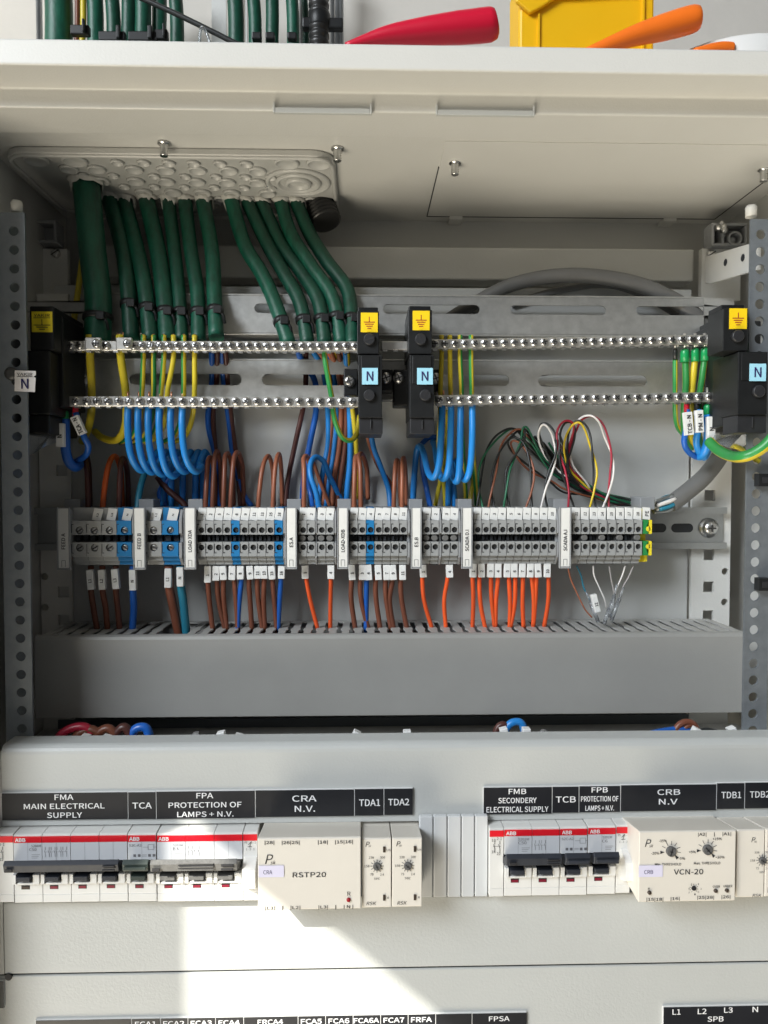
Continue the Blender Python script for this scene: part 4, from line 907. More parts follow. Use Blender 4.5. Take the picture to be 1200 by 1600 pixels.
# bundle coming down from the slanting green cables, behind the bars
B = 'wires coming down behind the bars'
for c, lab, P, r in (('deep_blue_wire', 'deep blue wire leaving the first slanting cable behind the bar', [(462, 535, .565), (472, 565, .583), (492, 595, .592), (494, 640, .597), (485, 690, .599), (476, 740, .60), (472, 792, .60)], 5),
      ('dark_brown_wire', 'dark reddish wire slanting alone down to the LOAD XDA end', [(478, 550, .58), (478, 590, .592), (475, 630, .597), (462, 690, .599), (450, 750, .60), (446, 795, .60)], 4.2),
      ('blue_wire', 'blue wire of the bundle, straight down to its loop', [(487, 545, .572), (505, 580, .588), (512, 640, .596), (513, 690, .597), (506, 730, .597), (496, 790, .597)], 4.6),
      ('copper_wire', 'brown wire of the bundle beside the straight blue one', [(495, 545, .572), (515, 580, .588), (519, 640, .596), (516, 690, .597), (510, 740, .597), (505, 790, .597)], 3.4),
      ('blue_wire', 'second blue wire of the bundle, kinked halfway down', [(505, 545, .572), (520, 580, .588), (526, 650, .596), (521, 710, .597), (514, 750, .597), (508, 792, .597)], 4),
      ('copper_wire', 'brown wire behind the green-yellow loop, first of two', [(515, 545, .572), (530, 590, .588), (533, 650, .595), (530, 700, .596), (522, 750, .597), (519, 792, .597)], 4.2),
      ('brown_wire', 'brown wire behind the green-yellow loop, second of two', [(527, 545, .572), (537, 590, .588), (541, 650, .594), (539, 700, .595), (532, 750, .596), (527, 792, .597)], 4.2),
      ('blue_wire', 'blue wire dropping straight beside the first LOAD XDB loop', [(540, 548, .572), (544, 600, .588), (547, 660, .592), (547, 720, .592), (543, 760, .593), (541, 792, .594)], 4.8),
      ('copper_wire', 'short reddish wire showing under the upper bar beside the holder', [(534, 545, .572), (540, 565, .585), (546, 600, .592)], 4), ('orange_wire', 'short orange wire end showing under the upper bar', [(511, 545, .57), (518, 560, .58), (526, 580, .59)], 3.6),
      ('pe_yellow', 'yellowish wire behind the first middle holder, going down', [(543, 548, .572), (545, 600, .588), (552, 650, .590), (556, 690, .592), (557, 740, .596), (556, 780, .598)], 4),
      ('white_wire', 'short cream wire end showing under the upper bar', [(494, 540, .57), (502, 555, .58), (512, 575, .59)], 3.4), ('pe_yellow', 'short yellow wire end showing beneath the slanting cables', [(523, 540, .57), (527, 558, .58), (533, 580, .59)], 3.4),
      ('blue_wire', 'blue wire curving out below the first middle holder', [(578, 665, .585), (584, 700, .590), (597, 735, .594), (607, 765, .596), (610, 795, .592)], 4.2), ('copper_wire', 'brown wire curving out below the first middle holder', [(572, 665, .59), (578, 695, .593), (592, 730, .597), (612, 760, .600), (615, 795, .60)], 3.6),
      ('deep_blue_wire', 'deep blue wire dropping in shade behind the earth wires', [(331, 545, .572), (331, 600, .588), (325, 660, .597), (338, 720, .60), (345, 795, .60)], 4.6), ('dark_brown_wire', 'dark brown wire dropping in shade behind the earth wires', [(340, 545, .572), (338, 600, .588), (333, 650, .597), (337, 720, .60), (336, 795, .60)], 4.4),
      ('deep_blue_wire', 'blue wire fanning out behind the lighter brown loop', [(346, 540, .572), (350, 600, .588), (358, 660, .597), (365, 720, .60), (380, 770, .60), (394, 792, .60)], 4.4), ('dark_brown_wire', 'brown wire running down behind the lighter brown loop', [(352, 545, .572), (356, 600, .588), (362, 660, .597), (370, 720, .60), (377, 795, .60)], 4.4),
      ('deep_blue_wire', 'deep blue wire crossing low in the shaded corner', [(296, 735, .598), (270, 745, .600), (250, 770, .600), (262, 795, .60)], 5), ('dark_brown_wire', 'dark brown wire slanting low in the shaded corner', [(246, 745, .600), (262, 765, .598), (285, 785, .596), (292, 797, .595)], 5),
      ('pe_yellow', 'earth wire hanging behind the blue loops, darker yellow', [(700, 640, .59), (698, 690, .592), (690, 740, .595), (680, 790, .60)], 3.6), ('pe_green', 'green earth wire end rising beside SCADA D I', [(745, 790, .597), (742, 760, .598), (735, 735, .598), (738, 700, .596)], 3.6), ('pe_yellow', 'yellow-green earth wire end rising beside SCADA D I', [(733, 795, .59), (736, 770, .592), (740, 745, .595), (736, 700, .596)], 3.6)):
    wire('wire', c, lab, P, r, B, n=6)
# earth wires from the upper bar
E = 'earth wires on the upper bar'
PEW = [('thick yellow earth wire under the first saddle clamp', [(140, 524, .553), (141, 560, .552), (143, 600, .554), (143, 640, .560), (138, 668, .575), (128, 690, .59)], 6, 8, 'pe_yellow'), ('thick yellow earth wire slanting under the second saddle clamp', [(187, 524, .553), (189, 560, .552), (196, 610, .556), (197, 650, .562), (193, 674, .570), (180, 688, .580), (160, 684, .59), (148, 674, .597)], 6, 7, 'pe_yellow')]
for i, (x0, x1) in enumerate(((224, 222), (240, 240), (256, 252), (271, 262), (287, 287), (304, 304))):
    o = ['first', 'second', 'third', 'fourth', 'fifth', 'last'][i]
    PEW.append((f'{o} of six thin earth wires hooked behind the blue loops', [(x0, 524, .553), (x0, 560, .552), (x1, 610, .554), (x1-3, 650, .560), (x1-14, 680, .575), (x1-34, 692, .590)], 4, [0, 4, 0, 8, 0, 7][i], 'pe_yellow'))
for lab, P, r, ph, c in PEW: wire('earth_wire', c, lab, P, r, E, stripe='pe_green', ph=ph, seg=12, n=6); 
wire('earth_wire', 'pe_yellow', 'green-yellow wire hanging in a U beside the first middle holder', [(505, 540, .553), (510, 575, .552), (518, 620, .553), (523, 655, .555), (534, 682, .560), (548, 688, .566), (558, 676, .575), (562, 650, .583)], 4.2, E, stripe='pe_green', ph=1, seg=12)
for i, (x0, x1) in enumerate(((690, 688), (703, 704), (719, 721), (736, 737))):
    o = ['first', 'second', 'third', 'last'][i]
    wire('earth_wire', 'pe_yellow', f'{o} of four earth wires on the empty-screw upper bar', [(x0, 524, .553), (x0, 560, .552), (x1, 610, .554), (x1, 650, .560), (x1+(2 if i > 1 else -2), 700, .575), (x1+6, 760, .592), (x1+8, 796, .60)][:7 if i != 1 else 5], 3.8, E, stripe='pe_green', ph=[8, 7, 4, 0][i], seg=12)
# copper ends above the bars
Cg = 'bare wire ends on the bars'
for lab, px, y0, y1, r, c in [(f'bare copper end over the upper bar, above the {o} thin earth wire', x, 522, 536, 2.2, 'copper') for o, x in zip(('first', 'second', 'third', 'fourth', 'fifth', 'last'), (224, 240, 256, 271, 287, 304))]+[('stranded copper end over the first saddle clamp', 141, 518, 536, 4.5, 'copper'), ('stranded copper end over the second saddle clamp', 188, 521, 536, 4.5, 'copper')]+[(f'bare wire end over the upper bar, above the {o} of four earth wires', x, 523, 536, 1.6, 'nickel') for o, x in zip(('first', 'second', 'third', 'last'), (690, 704, 719, 736))]+[(f'bare wire end over the lower bar, above the {o} blue loop in shade', x, 612, 624, 1.6, 'copper') for o, x in zip(('first', 'second', 'third', 'fourth', 'fifth', 'sixth'), (200, 217, 233, 250, 268, 285))]+[(f'bare wire end over the lower bar, above the {o} of four bright blue loops', x, 610, 624, 1.6, 'copper') for o, x in zip(('first', 'second', 'third', 'last'), (693, 706, 721, 738))]:
    m = MB()
    if r > 3:
        for k in range(5): m.tube([at(px-4+k*2, y0+random.uniform(-2, 2), .5535), at(px-4+k*2, y1, .5535)], .0007, seg=6)
    else: m.tube([at(px, y0, .5535), at(px, y1, .5535)], r*.55/F, seg=7)
    tag(m.build('wire_end', c, None), lab, 'wire end', Cg)
# blue loops under the lower bars
L = 'blue wire loops under the lower bars'
for i, (x, bx) in enumerate(((200, 250), (216, 262), (232, 280), (249, 300), (267, 312), (285, 322))):
    o = ['first', 'second', 'third', 'fourth', 'fifth', 'sixth'][i]; q = 722+i*3 if i < 4 else 724
    wire('neutral_wire', 'blue_wire', f'{o} of six bright blue loops hanging from the shaded lower bar', [(x, 634, .552), (x-.5, 665, .550), (x+2, 700, .551), (x+9, q, .555), (x+20, q+13, .562), (x+30, q+6, .573), (bx-10, 716+i*2, .586), (bx-2, 706, .594), (bx+5, 730, .599), (bx+5, 795, .600)], 5.4, L, n=7, seg=12)
wire('neutral_wire', 'blue_wire', 'first bright blue loop beside the second middle holder, swinging back', [(691, 634, .552), (689, 680, .550), (686, 725, .553), (678, 746, .558), (669, 738, .565), (663, 712, .574), (657, 697, .584), (651, 706, .590), (647, 750, .595), (645, 795, .598)], 5.2, L, n=7, seg=12)
wire('neutral_wire', 'blue_wire', 'second bright blue loop of four under the bar', [(705, 634, .552), (704, 680, .550), (702, 722, .553), (697, 744, .558), (690, 747, .566), (684, 730, .578), (680, 700, .590), (676, 690, .598)], 5.2, L, n=7, seg=12)
wire('neutral_wire', 'blue_wire', 'third bright blue loop of four under the bar', [(720, 634, .552), (719, 680, .550), (718, 728, .553), (714, 752, .558), (707, 744, .568), (702, 720, .582), (700, 795, .598)], 5.2, L, n=7, seg=12)
wire('neutral_wire', 'blue_wire', 'last bright blue loop of four, beside the twisted wires', [(738, 634, .552), (738, 680, .550), (735, 728, .553), (728, 749, .558), (721, 742, .568), (714, 720, .582), (708, 740, .592), (711, 795, .598)], 5.2, L, n=7, seg=12)
wire('neutral_wire', 'deep_blue_wire', 'deep blue wire in the middle between bright blue loops', [(660, 700, .585), (661, 735, .590), (667, 765, .592), (673, 796, .58)], 4.4, L)
wire('neutral_wire', 'deep_blue_wire', 'deep blue wire arching behind the first bright blue loop', [(650, 720, .598), (655, 700, .598), (668, 685, .598), (680, 683, .598), (688, 690, .600)], 4, L)
# ferruled wires at the bright end
fr = [('earth_wire', 'ferrule_black', 1055, 545, 562, 3.6, [(1055, 560, .552), (1055, 600, .552), (1055, 640, .556), (1058, 665, .565), (1068, 680, .58)], 3.8, 'thin earth wire with black ferrule on the upper bar end'), ('earth_wire', 'ferrule_green', 1070, 546, 566, 7, [(1071, 560, .552), (1072, 600, .552), (1069, 640, .556), (1070, 680, .57), (1080, 700, .585)], 5.6, 'earth wire with green ferrule, first of three on the upper bar'), ('earth_wire', 'ferrule_green', 1086, 545, 565, 6.5, [(1086, 560, .552), (1083, 590, .552), (1080, 630, .556), (1081, 680, .57), (1092, 700, .585)], 5.2, 'mostly yellow earth wire with green ferrule, middle of three'), ('earth_wire', 'ferrule_green', 1101, 544, 564, 6.5, [(1101, 560, .552), (1097, 590, .552), (1092, 630, .556), (1092, 680, .57), (1105, 705, .585)], 5.2, 'earth wire with green ferrule, nearest the bright post')]
for k, (nm, fm, px, y0, y1, fw, P, r, lab) in enumerate(fr):
    w_ = wire(nm, 'pe_yellow', lab, P, r, 'ferruled wires at the bright end', stripe='pe_green', ph=[0, 1, 8, 1][k], seg=12)
    m = MB(); a, b = at(px, y0, .551), at(px+P[1][0]*0, y1, .551); m.lathe(a, b-a, [(fw*.8*.551/F, 0), (fw*.551/F, .0015), (fw*.551/F, (b-a).length)], seg=16); m.build('ferrule', fm, w_)
    m = MB(); m.tube([at(px, 521+2*(k == 0), .551), at(px, y0+1, .551)], (2.8 if k else 1.5)*.551/F, seg=8); m.build('pin', 'nickel', w_)
for nm, fm, px, y0, y1, fw, P, r, txt, sx_, sy0, sy1, an, lab, col in (
    ('neutral_wire', 'ferrule_red', 1073, 628, 644, 4.2, [(1074, 640, .549), (1073, 665, .549), (1069, 690, .552), (1075, 705, .556), (1088, 714, .562), (1098, 712, .570)], 4.6, 'TCB - N', 1075, 644, 680, -.10, 'blue wire with red ferrule, sleeved TCB N, on the lower bar', 'deep_blue_wire'),
    ('neutral_wire', 'ferrule_black', 1089, 629, 643, 4.2, [(1091, 640, .549), (1091, 668, .549), (1088, 690, .552), (1092, 705, .556), (1100, 715, .562), (1106, 706, .570)], 5.2, 'PM - N', 1092, 641, 676, -.06, 'blue wire with black ferrule, sleeved PM N, on the lower bar', 'blue_wire'),
    ('neutral_wire', 'ferrule_green', 1106, 632, 650, 6.6, [(1106, 648, .549), (1107, 675, .549), (1104, 698, .552), (1096, 712, .558), (1088, 712, .568)], 7, 'N', 1110, 651, 687, -.03, 'thick blue wire with green ferrule, sleeved N, near the bright post', 'blue_wire'),
    ('neutral_wire', 'ferrule_green', 100, 642, 662, 7.2, [(101, 655, .549), (102, 680, .549), (103, 705, .552), (108, 722, .556), (118, 730, .562), (126, 724, .575)], 7.5, 'N', 95, 662, 698, 0, 'thick blue wire with green ferrule, sleeved N, in the shade', 'deep_blue_wire'),
    ('neutral_wire', 'ferrule_red', 118, 636, 650, 4.4, [(118, 645, .549), (124, 665, .549), (132, 684, .550), (138, 697, .553), (134, 711, .558), (120, 720, .565), (108, 722, .575)], 4.8, 'TCA - N', 123, 650, 679, -.42, 'blue wire with red ferrule, sleeved TCA N, in the shade', 'deep_blue_wire')):
    w_ = wire(nm, col, lab, P, r, 'ferruled neutral wires', seg=12)
    m = MB(); a, b = at(px, y0, .549), at(px, y1, .549); m.lathe(a, b-a, [(fw*.8*.551/F, 0), (fw*.551/F, .0012), (fw*.551/F, (b-a).length)], seg=16); m.build('ferrule', fm, w_)
    if fm == 'ferrule_green': m = MB(); m.tube([at(px, 606 if px > 500 else 618, .550), at(px, y0+1, .549)], 3.2*.551/F, seg=8); m.build('pin', 'nickel', w_)
    sleeve(w_, sx_, sy0, sy1, .542, txt, an, w=6, nh=.0030)
wire('earth_wire', 'pe_yellow', 'long green-yellow earth wire sweeping past the bright post', [(1108, 690, .540), (1122, 703, .530), (1140, 712, .515), (1158, 714, .498), (1178, 708, .492), (1200, 692, .488), (1225, 660, .485)], 8.2, None, stripe='pe_green', ph=1, seg=16, n=8)
wire('earth_wire', 'pe_yellow', 'thinner yellow-green earth wire behind the sweeping one', [(1120, 690, .56), (1140, 695, .548), (1158, 701, .53), (1170, 712, .512), (1190, 722, .51)], 4, None, stripe='pe_green', ph=1, seg=12)
# flexible clear strips by the holders
for lab, pts in (('clear plastic film strip under the shaded holder', [(46, 676), (80, 676), (92, 690), (66, 700), (48, 712)]), ('clear plastic film strip under the holder on the bright post', [(1116, 680), (1166, 672), (1166, 696), (1140, 700), (1112, 690)])):
    m = MB(); Y = .535; P = [at(a, b, Y+.006*((i*7) % 3)) for i, (a, b) in enumerate(pts)]; m.add(P, [tuple(range(len(P)))]); o = m.build('film_strip', 'clear_plastic', None); so = o.modifiers.new('t', 'SOLIDIFY'); so.thickness = .0004; tag(o, lab, 'plastic strip')
# twisted pairs fanning out of the grey cable
def pair(cA, cB, lA, lB, P, r=1.75, tw=.00125, pitch=.062, split=5):
    C = catmull([at(*p) for p in P], 10); Ls = [0]
    for i in range(1, len(C)): Ls.append(Ls[-1]+(C[i]-C[i-1]).length)
    for k, (c, lab) in enumerate(((cA, lA), (cB, lB))):
        Q = []
        for i, p in enumerate(C):
            T = (C[min(i+1, len(C)-1)]-C[max(i-1, 0)]).normalized(); u = T.cross(Vector((0, 1, 0))).normalized(); w = T.cross(u)
            a = 2*math.pi*Ls[i]/pitch+math.pi*k; sp = tw*(1+1.1*max(0, 1-Ls[i]/.016)); Q.append(p+u*math.cos(a)*sp+w*math.sin(a)*sp*.7)
        m = MB(); m.tube(Q, r*.57/F, seg=8); tag(m.build('signal_wire', c, None), lab, 'wire', 'thin twisted signal wires')
YE = .588
tail = [(900, 752, .592), (935, 772, .592), (975, 784, .590), (1010, 789, .584), (1036, 788, .580)]
def tl(k): return [(a, b-3+k*1.3, y+.002*((k*5) % 4)) for a, b, y in tail]
pair('black_wire', 'thin_green_wire', 'black strand of the twisted pair at SCADA D I terminal 1', 'dark green strand of the twisted pair at SCADA D I terminal 1', [(750, 798, .566), (749, 765, .568), (752, 730, .572), (762, 702, .578), (780, 680, .582), (803, 670, .586), (825, 690, .588), (850, 722, .59), (875, 745, .592)]+tl(0))
pair('copper_wire', 'black_wire', 'brown strand of the twisted pair at SCADA D I terminal 3', 'black strand of the twisted pair at SCADA D I terminal 3', [(768, 798, .566), (768, 768, .568), (773, 735, .572), (781, 705, .577), (793, 685, .582), (812, 672, .586), (832, 690, .59), (856, 720, .592), (880, 745, .592)]+tl(2))
pair('thin_green_wire', 'black_wire', 'green strand of the twisted pair at SCADA D I terminal 4', 'black strand of the twisted pair at SCADA D I terminal 4', [(792, 798, .566), (791, 765, .568), (794, 735, .571), (806, 710, .575), (816, 690, .579), (820, 669, .583), (832, 684, .587), (850, 712, .59), (876, 742, .592)]+tl(4))
pair('copper_wire', 'black_wire', 'brown strand of the twisted pair at SCADA D I terminal 7', 'black strand of the twisted pair at SCADA D I terminal 7', [(826, 798, .566), (830, 770, .568), (832, 740, .571), (826, 712, .575), (815, 692, .579), (802, 686, .583), (796, 694, .587), (806, 712, .59), (830, 734, .592), (860, 752, .593), (885, 768, .593)]+tl(6)[1:])
pair('white_wire', 'black_wire', 'white strand of the looped pair at SCADA D I terminal 9', 'black strand of the looped pair at SCADA D I terminal 9', [(850, 798, .566), (852, 765, .567), (860, 738, .569), (868, 712, .571), (866, 682, .575), (856, 665, .579), (846, 664, .583), (842, 680, .586), (850, 704, .589), (864, 728, .591), (884, 748, .592)]+tl(3))
pair('red_wire', 'black_wire', 'dark red strand of the looped pair beside the SCADA A I marker', 'black strand of the looped pair beside the SCADA A I marker', [(893, 798, .566), (889, 770, .567), (882, 742, .569), (874, 708, .571), (873, 676, .574), (882, 660, .577), (894, 661, .580), (897, 676, .583), (890, 704, .587), (886, 725, .589), (896, 748, .591), (915, 765, .592)]+tl(1)[2:])
pair('yellow_wire', 'black_wire', 'yellow strand of the looped pair at SCADA A I terminal 13', 'black strand of the looped pair at SCADA A I terminal 13', [(926, 798, .566), (928, 765, .567), (930, 735, .569), (924, 700, .571), (917, 672, .574), (906, 659, .577), (894, 664, .580), (886, 682, .583), (884, 705, .587), (890, 735, .589), (908, 756, .591)]+tl(5)[1:])
pair('white_wire', 'red_wire', 'white strand of the tallest looped pair at SCADA A I', 'red strand of the tallest looped pair at SCADA A I', [(946, 798, .566), (951, 770, .567), (956, 740, .569), (956, 712, .571), (947, 682, .573), (938, 660, .576), (924, 650, .579), (908, 655, .582), (898, 672, .585), (890, 700, .588), (894, 730, .590), (918, 756, .592)]+tl(7)[1:])
for i in range(5):
    wire('signal_wire', ['black_wire', 'thin_green_wire', 'black_wire', 'red_wire', 'black_wire'][i], ['black strand lying lowest behind the SCADA A I tags', 'green strand lying behind the SCADA A I tags', 'black strand running slack into the grey cable end', 'red strand running slack into the grey cable end', 'black strand curving behind the SCADA A I marker'][i], [(832+i*10, 700+i*12, .598), (860+i*9, 735+i*6, .598), (900+i*6, 764+i*2, .597), (950, 780+i, .594), (1000, 788+i, .588), (1034, 790, .58)], 1.9, 'thin twisted signal wires')
for i in range(12):
    j = lambda a: random.uniform(-a, a); d = i*3.2
    wire('signal_wire', ['black_wire', 'black_wire', 'thin_green_wire', 'black_wire', 'dark_brown_wire', 'black_wire'][i % 6], 'dark slack strand in the thick tangle running into the grey cable end', [(800+i*7+j(5), 684+j(10), .594+j(.002)), (826+i*6+j(4), 700+j(8)+d*.4, .596), (852+i*4+j(4), 726+j(6), .597), (888+i*2+j(4), 752+j(5), .597), (930+j(6), 770+j(4), .595), (975, 781+j(4), .591), (1010, 787+j(2), .585), (1036, 789+j(1), .580)], 1.9, 'dark strands in the tangle')
# wires looping just above the cover edge
for c, nm, P, r, lab in (('red_wire', 'wire', [(80, 1175), (94, 1150), (112, 1138), (132, 1136), (146, 1146)], 7, 'red wire arching above the cover edge in the shade'), ('brown_wire', 'wire', [(104, 1175), (120, 1150), (140, 1140), (158, 1146)], 7, 'brown wire arching behind the red one above the cover edge'), ('brown_wire', 'wire', [(141, 1175), (150, 1150), (168, 1138), (184, 1150)], 7, 'middle brown wire arching above the cover edge'), ('dark_brown_wire', 'wire', [(172, 1175), (180, 1150), (194, 1136), (206, 1152)], 7, 'reddish brown wire arching beside the blue one above the cover edge'), ('deep_blue_wire', 'wire', [(203, 1175), (206, 1148), (216, 1137), (230, 1140), (236, 1170)], 7, 'thick blue wire arching above the cover edge in the shade'),
      ('grey_jacket', 'wire', [(300, 1170), (304, 1150), (312, 1147)], 5, 'dark grey wire stub peeping over the cover edge'), ('dark_brown_wire', 'wire', [(772, 1165), (776, 1140), (786, 1132), (795, 1140)], 5.5, 'brown wire peeping over the cover edge beside the blue arch'), ('blue_wire', 'wire', [(788, 1160), (793, 1136), (804, 1128), (816, 1132), (822, 1160)], 6, 'bright blue wire arch with two white sleeves above the cover'), ('grey_jacket', 'wire', [(842, 1160), (848, 1143), (860, 1150)], 4, 'black wire stub peeping over the cover edge'),
      ('brown_wire', 'wire', [(1048, 1160), (1058, 1136), (1072, 1128), (1086, 1134), (1096, 1160)], 5, 'brown wire arch above the cover near the bright post'), ('brown_wire', 'wire', [(1058, 1160), (1068, 1140), (1082, 1134), (1100, 1160)], 4, 'second brown wire arch above the cover near the bright post'), ('deep_blue_wire', 'wire', [(1000, 1150), (1030, 1143), (1060, 1139), (1078, 1143), (1090, 1160)], 4.5, 'blue wire lying along the cover edge near the bright post'), ('black_wire', 'wire', [(1085, 1150), (1100, 1140), (1120, 1143), (1140, 1150)], 3, 'black wire behind the cover edge near the bright post')):
    wire(nm, c, lab, P, r, 'wires arching above the cover edge', Y=.522, seg=12)
for lab, px, py in (('white sleeve under the middle brown arch at the cover edge', 134, 1153), ('white sleeve between the brown arches at the cover edge', 167, 1154), ('white sleeve beside the blue arch at the cover edge', 197, 1157), ('tilted white sleeve alone at the cover edge', 346, 1148), ('low white sleeve next to the tilted one at the cover edge', 373, 1152), ('white sleeve halfway along the cover edge', 557, 1147), ('white sleeve just short of the brown stub', 636, 1146), ('white sleeve on the first leg of the blue arch', 787, 1142), ('white sleeve on the second leg of the blue arch', 822, 1142), ('white sleeve under the brown arch near the bright post', 1088, 1142), ('last white sleeve near the bright post', 1143, 1141)):
    m = MB(); c = at(px, py, .512); a = random.uniform(-.5, .5); Mx = Matrix.Translation(c) @ Matrix.Rotation(a, 4, 'Y'); m.box(-.0026, .0026, -.003, .003, -.007, .0022, M=Mx); tag(m.build('sleeve', 'sleeve_white', None, bevel=.0004), lab, 'sleeve', 'white sleeves at the cover edge')
# ------------------------------------------------------------------ engraved label plates
YL = YC-.0016; PX = YL/F
def plate(x0, x1, yt, yb, lines, lab, hang=False, grp='engraved label plates'):
    """lines: (text, px centre, py centre, px height, px width)"""
    yref = (yt+yb)/2; xm = (x0+x1)/2
    a, b = ax(x0, yref, YL), ax(x1, yref, YL); zt_, zb_ = az(xm, yt, YL), az(xm, yb, YL)
    t = thing('label_plate', lab, 'label', ((a+b)/2, YL, zb_), grp)
    m = MB(); m.box(a, b, YL+.0003, YC-.0001, zb_, zt_); m.build('backing', 'label_edge', t)
    m = MB(); m.box(a+.00035, b-.00005, YL, YL+.00028, zb_+.0001, zt_-.0004); m.build('face', 'label_black', t)
    m = MB()
    for s, cx, cy, h, w in lines:
        c = at(cx, cy, YL); m.text(s, c.x, c.z, YL-.0001, h*PX, 0, w=w*PX, bold=.022)
    if lines: m.build('lettering', 'label_letter', t)
    return t
plate(2, 199, 1238, 1281, [('FMA', 100, 1245.5, 8.4, 29), ('MAIN ELECTRICAL', 100.5, 1259.5, 8.4, 125), ('SUPPLY', 101, 1273.5, 8.4, 54)], 'black label plate reading FMA main electrical supply')
plate(199.5, 243, 1237, 1280, [('TCA', 222, 1258.5, 9.6, 30)], 'black label plate reading TCA')
plate(243.5, 398, 1235.5, 1279, [('FPA', 320, 1243, 8.4, 26), ('PROTECTION OF', 320.5, 1257.5, 8.6, 114), ('LAMPS + N.V.', 321, 1272, 8.4, 88)], 'black label plate reading FPA protection of lamps')
plate(398.5, 553, 1233.5, 1276, [('CRA', 475.5, 1247.5, 9.6, 38), ('N.V.', 476.5, 1263.5, 9.6, 32)], 'black label plate reading CRA N.V.')
plate(553.5, 599, 1232, 1274.5, [('TDA1', 577.5, 1254, 10.4, 33)], 'black label plate reading TDA1')
plate(599.5, 645, 1231.5, 1273.5, [('TDA2', 623, 1253, 10.4, 33)], 'black label plate reading TDA2')
plate(755, 862, 1229.5, 1272, [('FMB', 808.5, 1236.5, 8.4, 28), ('SECONDERY', 808.5, 1250.5, 8.6, 61), ('ELECTRICAL SUPPLY', 808.5, 1264.5, 8.8, 99)], 'black label plate reading FMB secondery electrical supply')
plate(862.5, 904, 1228.5, 1270, [('TCB', 884, 1249, 9.8, 32)], 'black label plate reading TCB')
plate(904.5, 969, 1227.5, 1269, [('FPB', 937, 1234, 8.2, 26), ('PROTECTION OF', 937, 1248, 8.6, 60), ('LAMPS + N.V.', 937, 1262.5, 8.4, 46)], 'black label plate reading FPB protection of lamps')
plate(969.5, 1119, 1225.5, 1267, [('CRB', 1045, 1237.5, 9.0, 37), ('N.V', 1044, 1252.5, 9.0, 30)], 'black label plate reading CRB N.V')
plate(1119.5, 1163, 1223, 1264, [('TDB1', 1142.5, 1242, 10.2, 32)], 'black label plate reading TDB1')
plate(1163.5, 1212, 1222, 1263, [('TDB2', 1187, 1241, 10.2, 32)], 'black label plate reading TDB2, cut by the frame')
b0 = lambda px: 1594-12.2*(px-55)/770
low_ = [('', 55, 205), ('FCA1', 205, 250), ('FCA2', 250, 293), ('FCA3', 293, 336), ('FCA4', 336, 380), ('FRCA4', 380, 465), ('FCA5', 465, 508), ('FCA6', 508, 551), ('FCA6A', 551, 594), ('FCA7', 594, 637), ('FRFA', 637, 680), ('', 680, 737), ('FPSA', 737, 823)]
for s, a, b in low_:
    c = (a+b)/2; y = b0(c)
    plate(a+.3, b-.2, y, y+34, [(s, c, y+(8.5 if s != 'FPSA' else 9), 8.0, {4: 33, 5: 40}[len(s)])] if s else [], f'black label plate reading {s} at the bottom edge of the lower cover' if s else ('long empty black label plate first at the bottom edge' if a < 100 else 'short empty black label plate before FPSA at the bottom edge'), grp='label plates on the lower cover')
plate(1036, 1240, 1571.5, 1625, [('L1', 1057, 1581, 8.6, 13), ('L2', 1097, 1580, 8.6, 14), ('L3', 1138, 1578, 8.6, 14), ('N', 1180, 1577, 8.6, 9), ('SPB', 1118, 1592, 8.6, 26)], 'black label plate reading L1 L2 L3 N SPB', grp='label plates on the lower cover')
plate(-30, 5.5, 1533, 1576, [], 'dark label plate just entering the frame below the seam', grp='label plates on the lower cover')
# ------------------------------------------------------------------ breakers
YM = .4755
def refs(px, r0):
    return lambda o, Y=YM: az(px, r0+o, Y)
def pole_body(m, xa, xb, z):
    g = .00012
    prof = [(.4835, z(-3)+.0002), (YM+.0012, z(-3)), (YM, z(-2)), (YM, z(39)), (YM+.007, z(43)), (YM+.007, z(66)), (YM, z(71)), (YM, z(90.5)), (YM+.0004, z(91)), (YM, z(91.6)), (YM, z(103)), (YM+.0006, z(104)), (.52, z(104)), (.52, z(-3)+.0002)]
    m.prism(prof, xa+g, xb-g)
def symbol(m, cx, cz, k, s=1.0):
    """two little contact symbols"""
    for dx in (-.0014*s, .0016*s):
        m.line(cx+dx, cz+.0040*s, cx+dx, cz+.0014*s, YM-.0006, .0002, k); m.line(cx+dx, cz-.0040*s, cx+dx, cz-.0012*s, YM-.0006, .0002, k); m.line(cx+dx-.0009*s, cz+.0013*s, cx+dx, cz-.0012*s, YM-.0006, .0002, k)
    m.line(cx-.002*s, cz, cx+.0022*s, cz, YM-.0006, .00015, k)
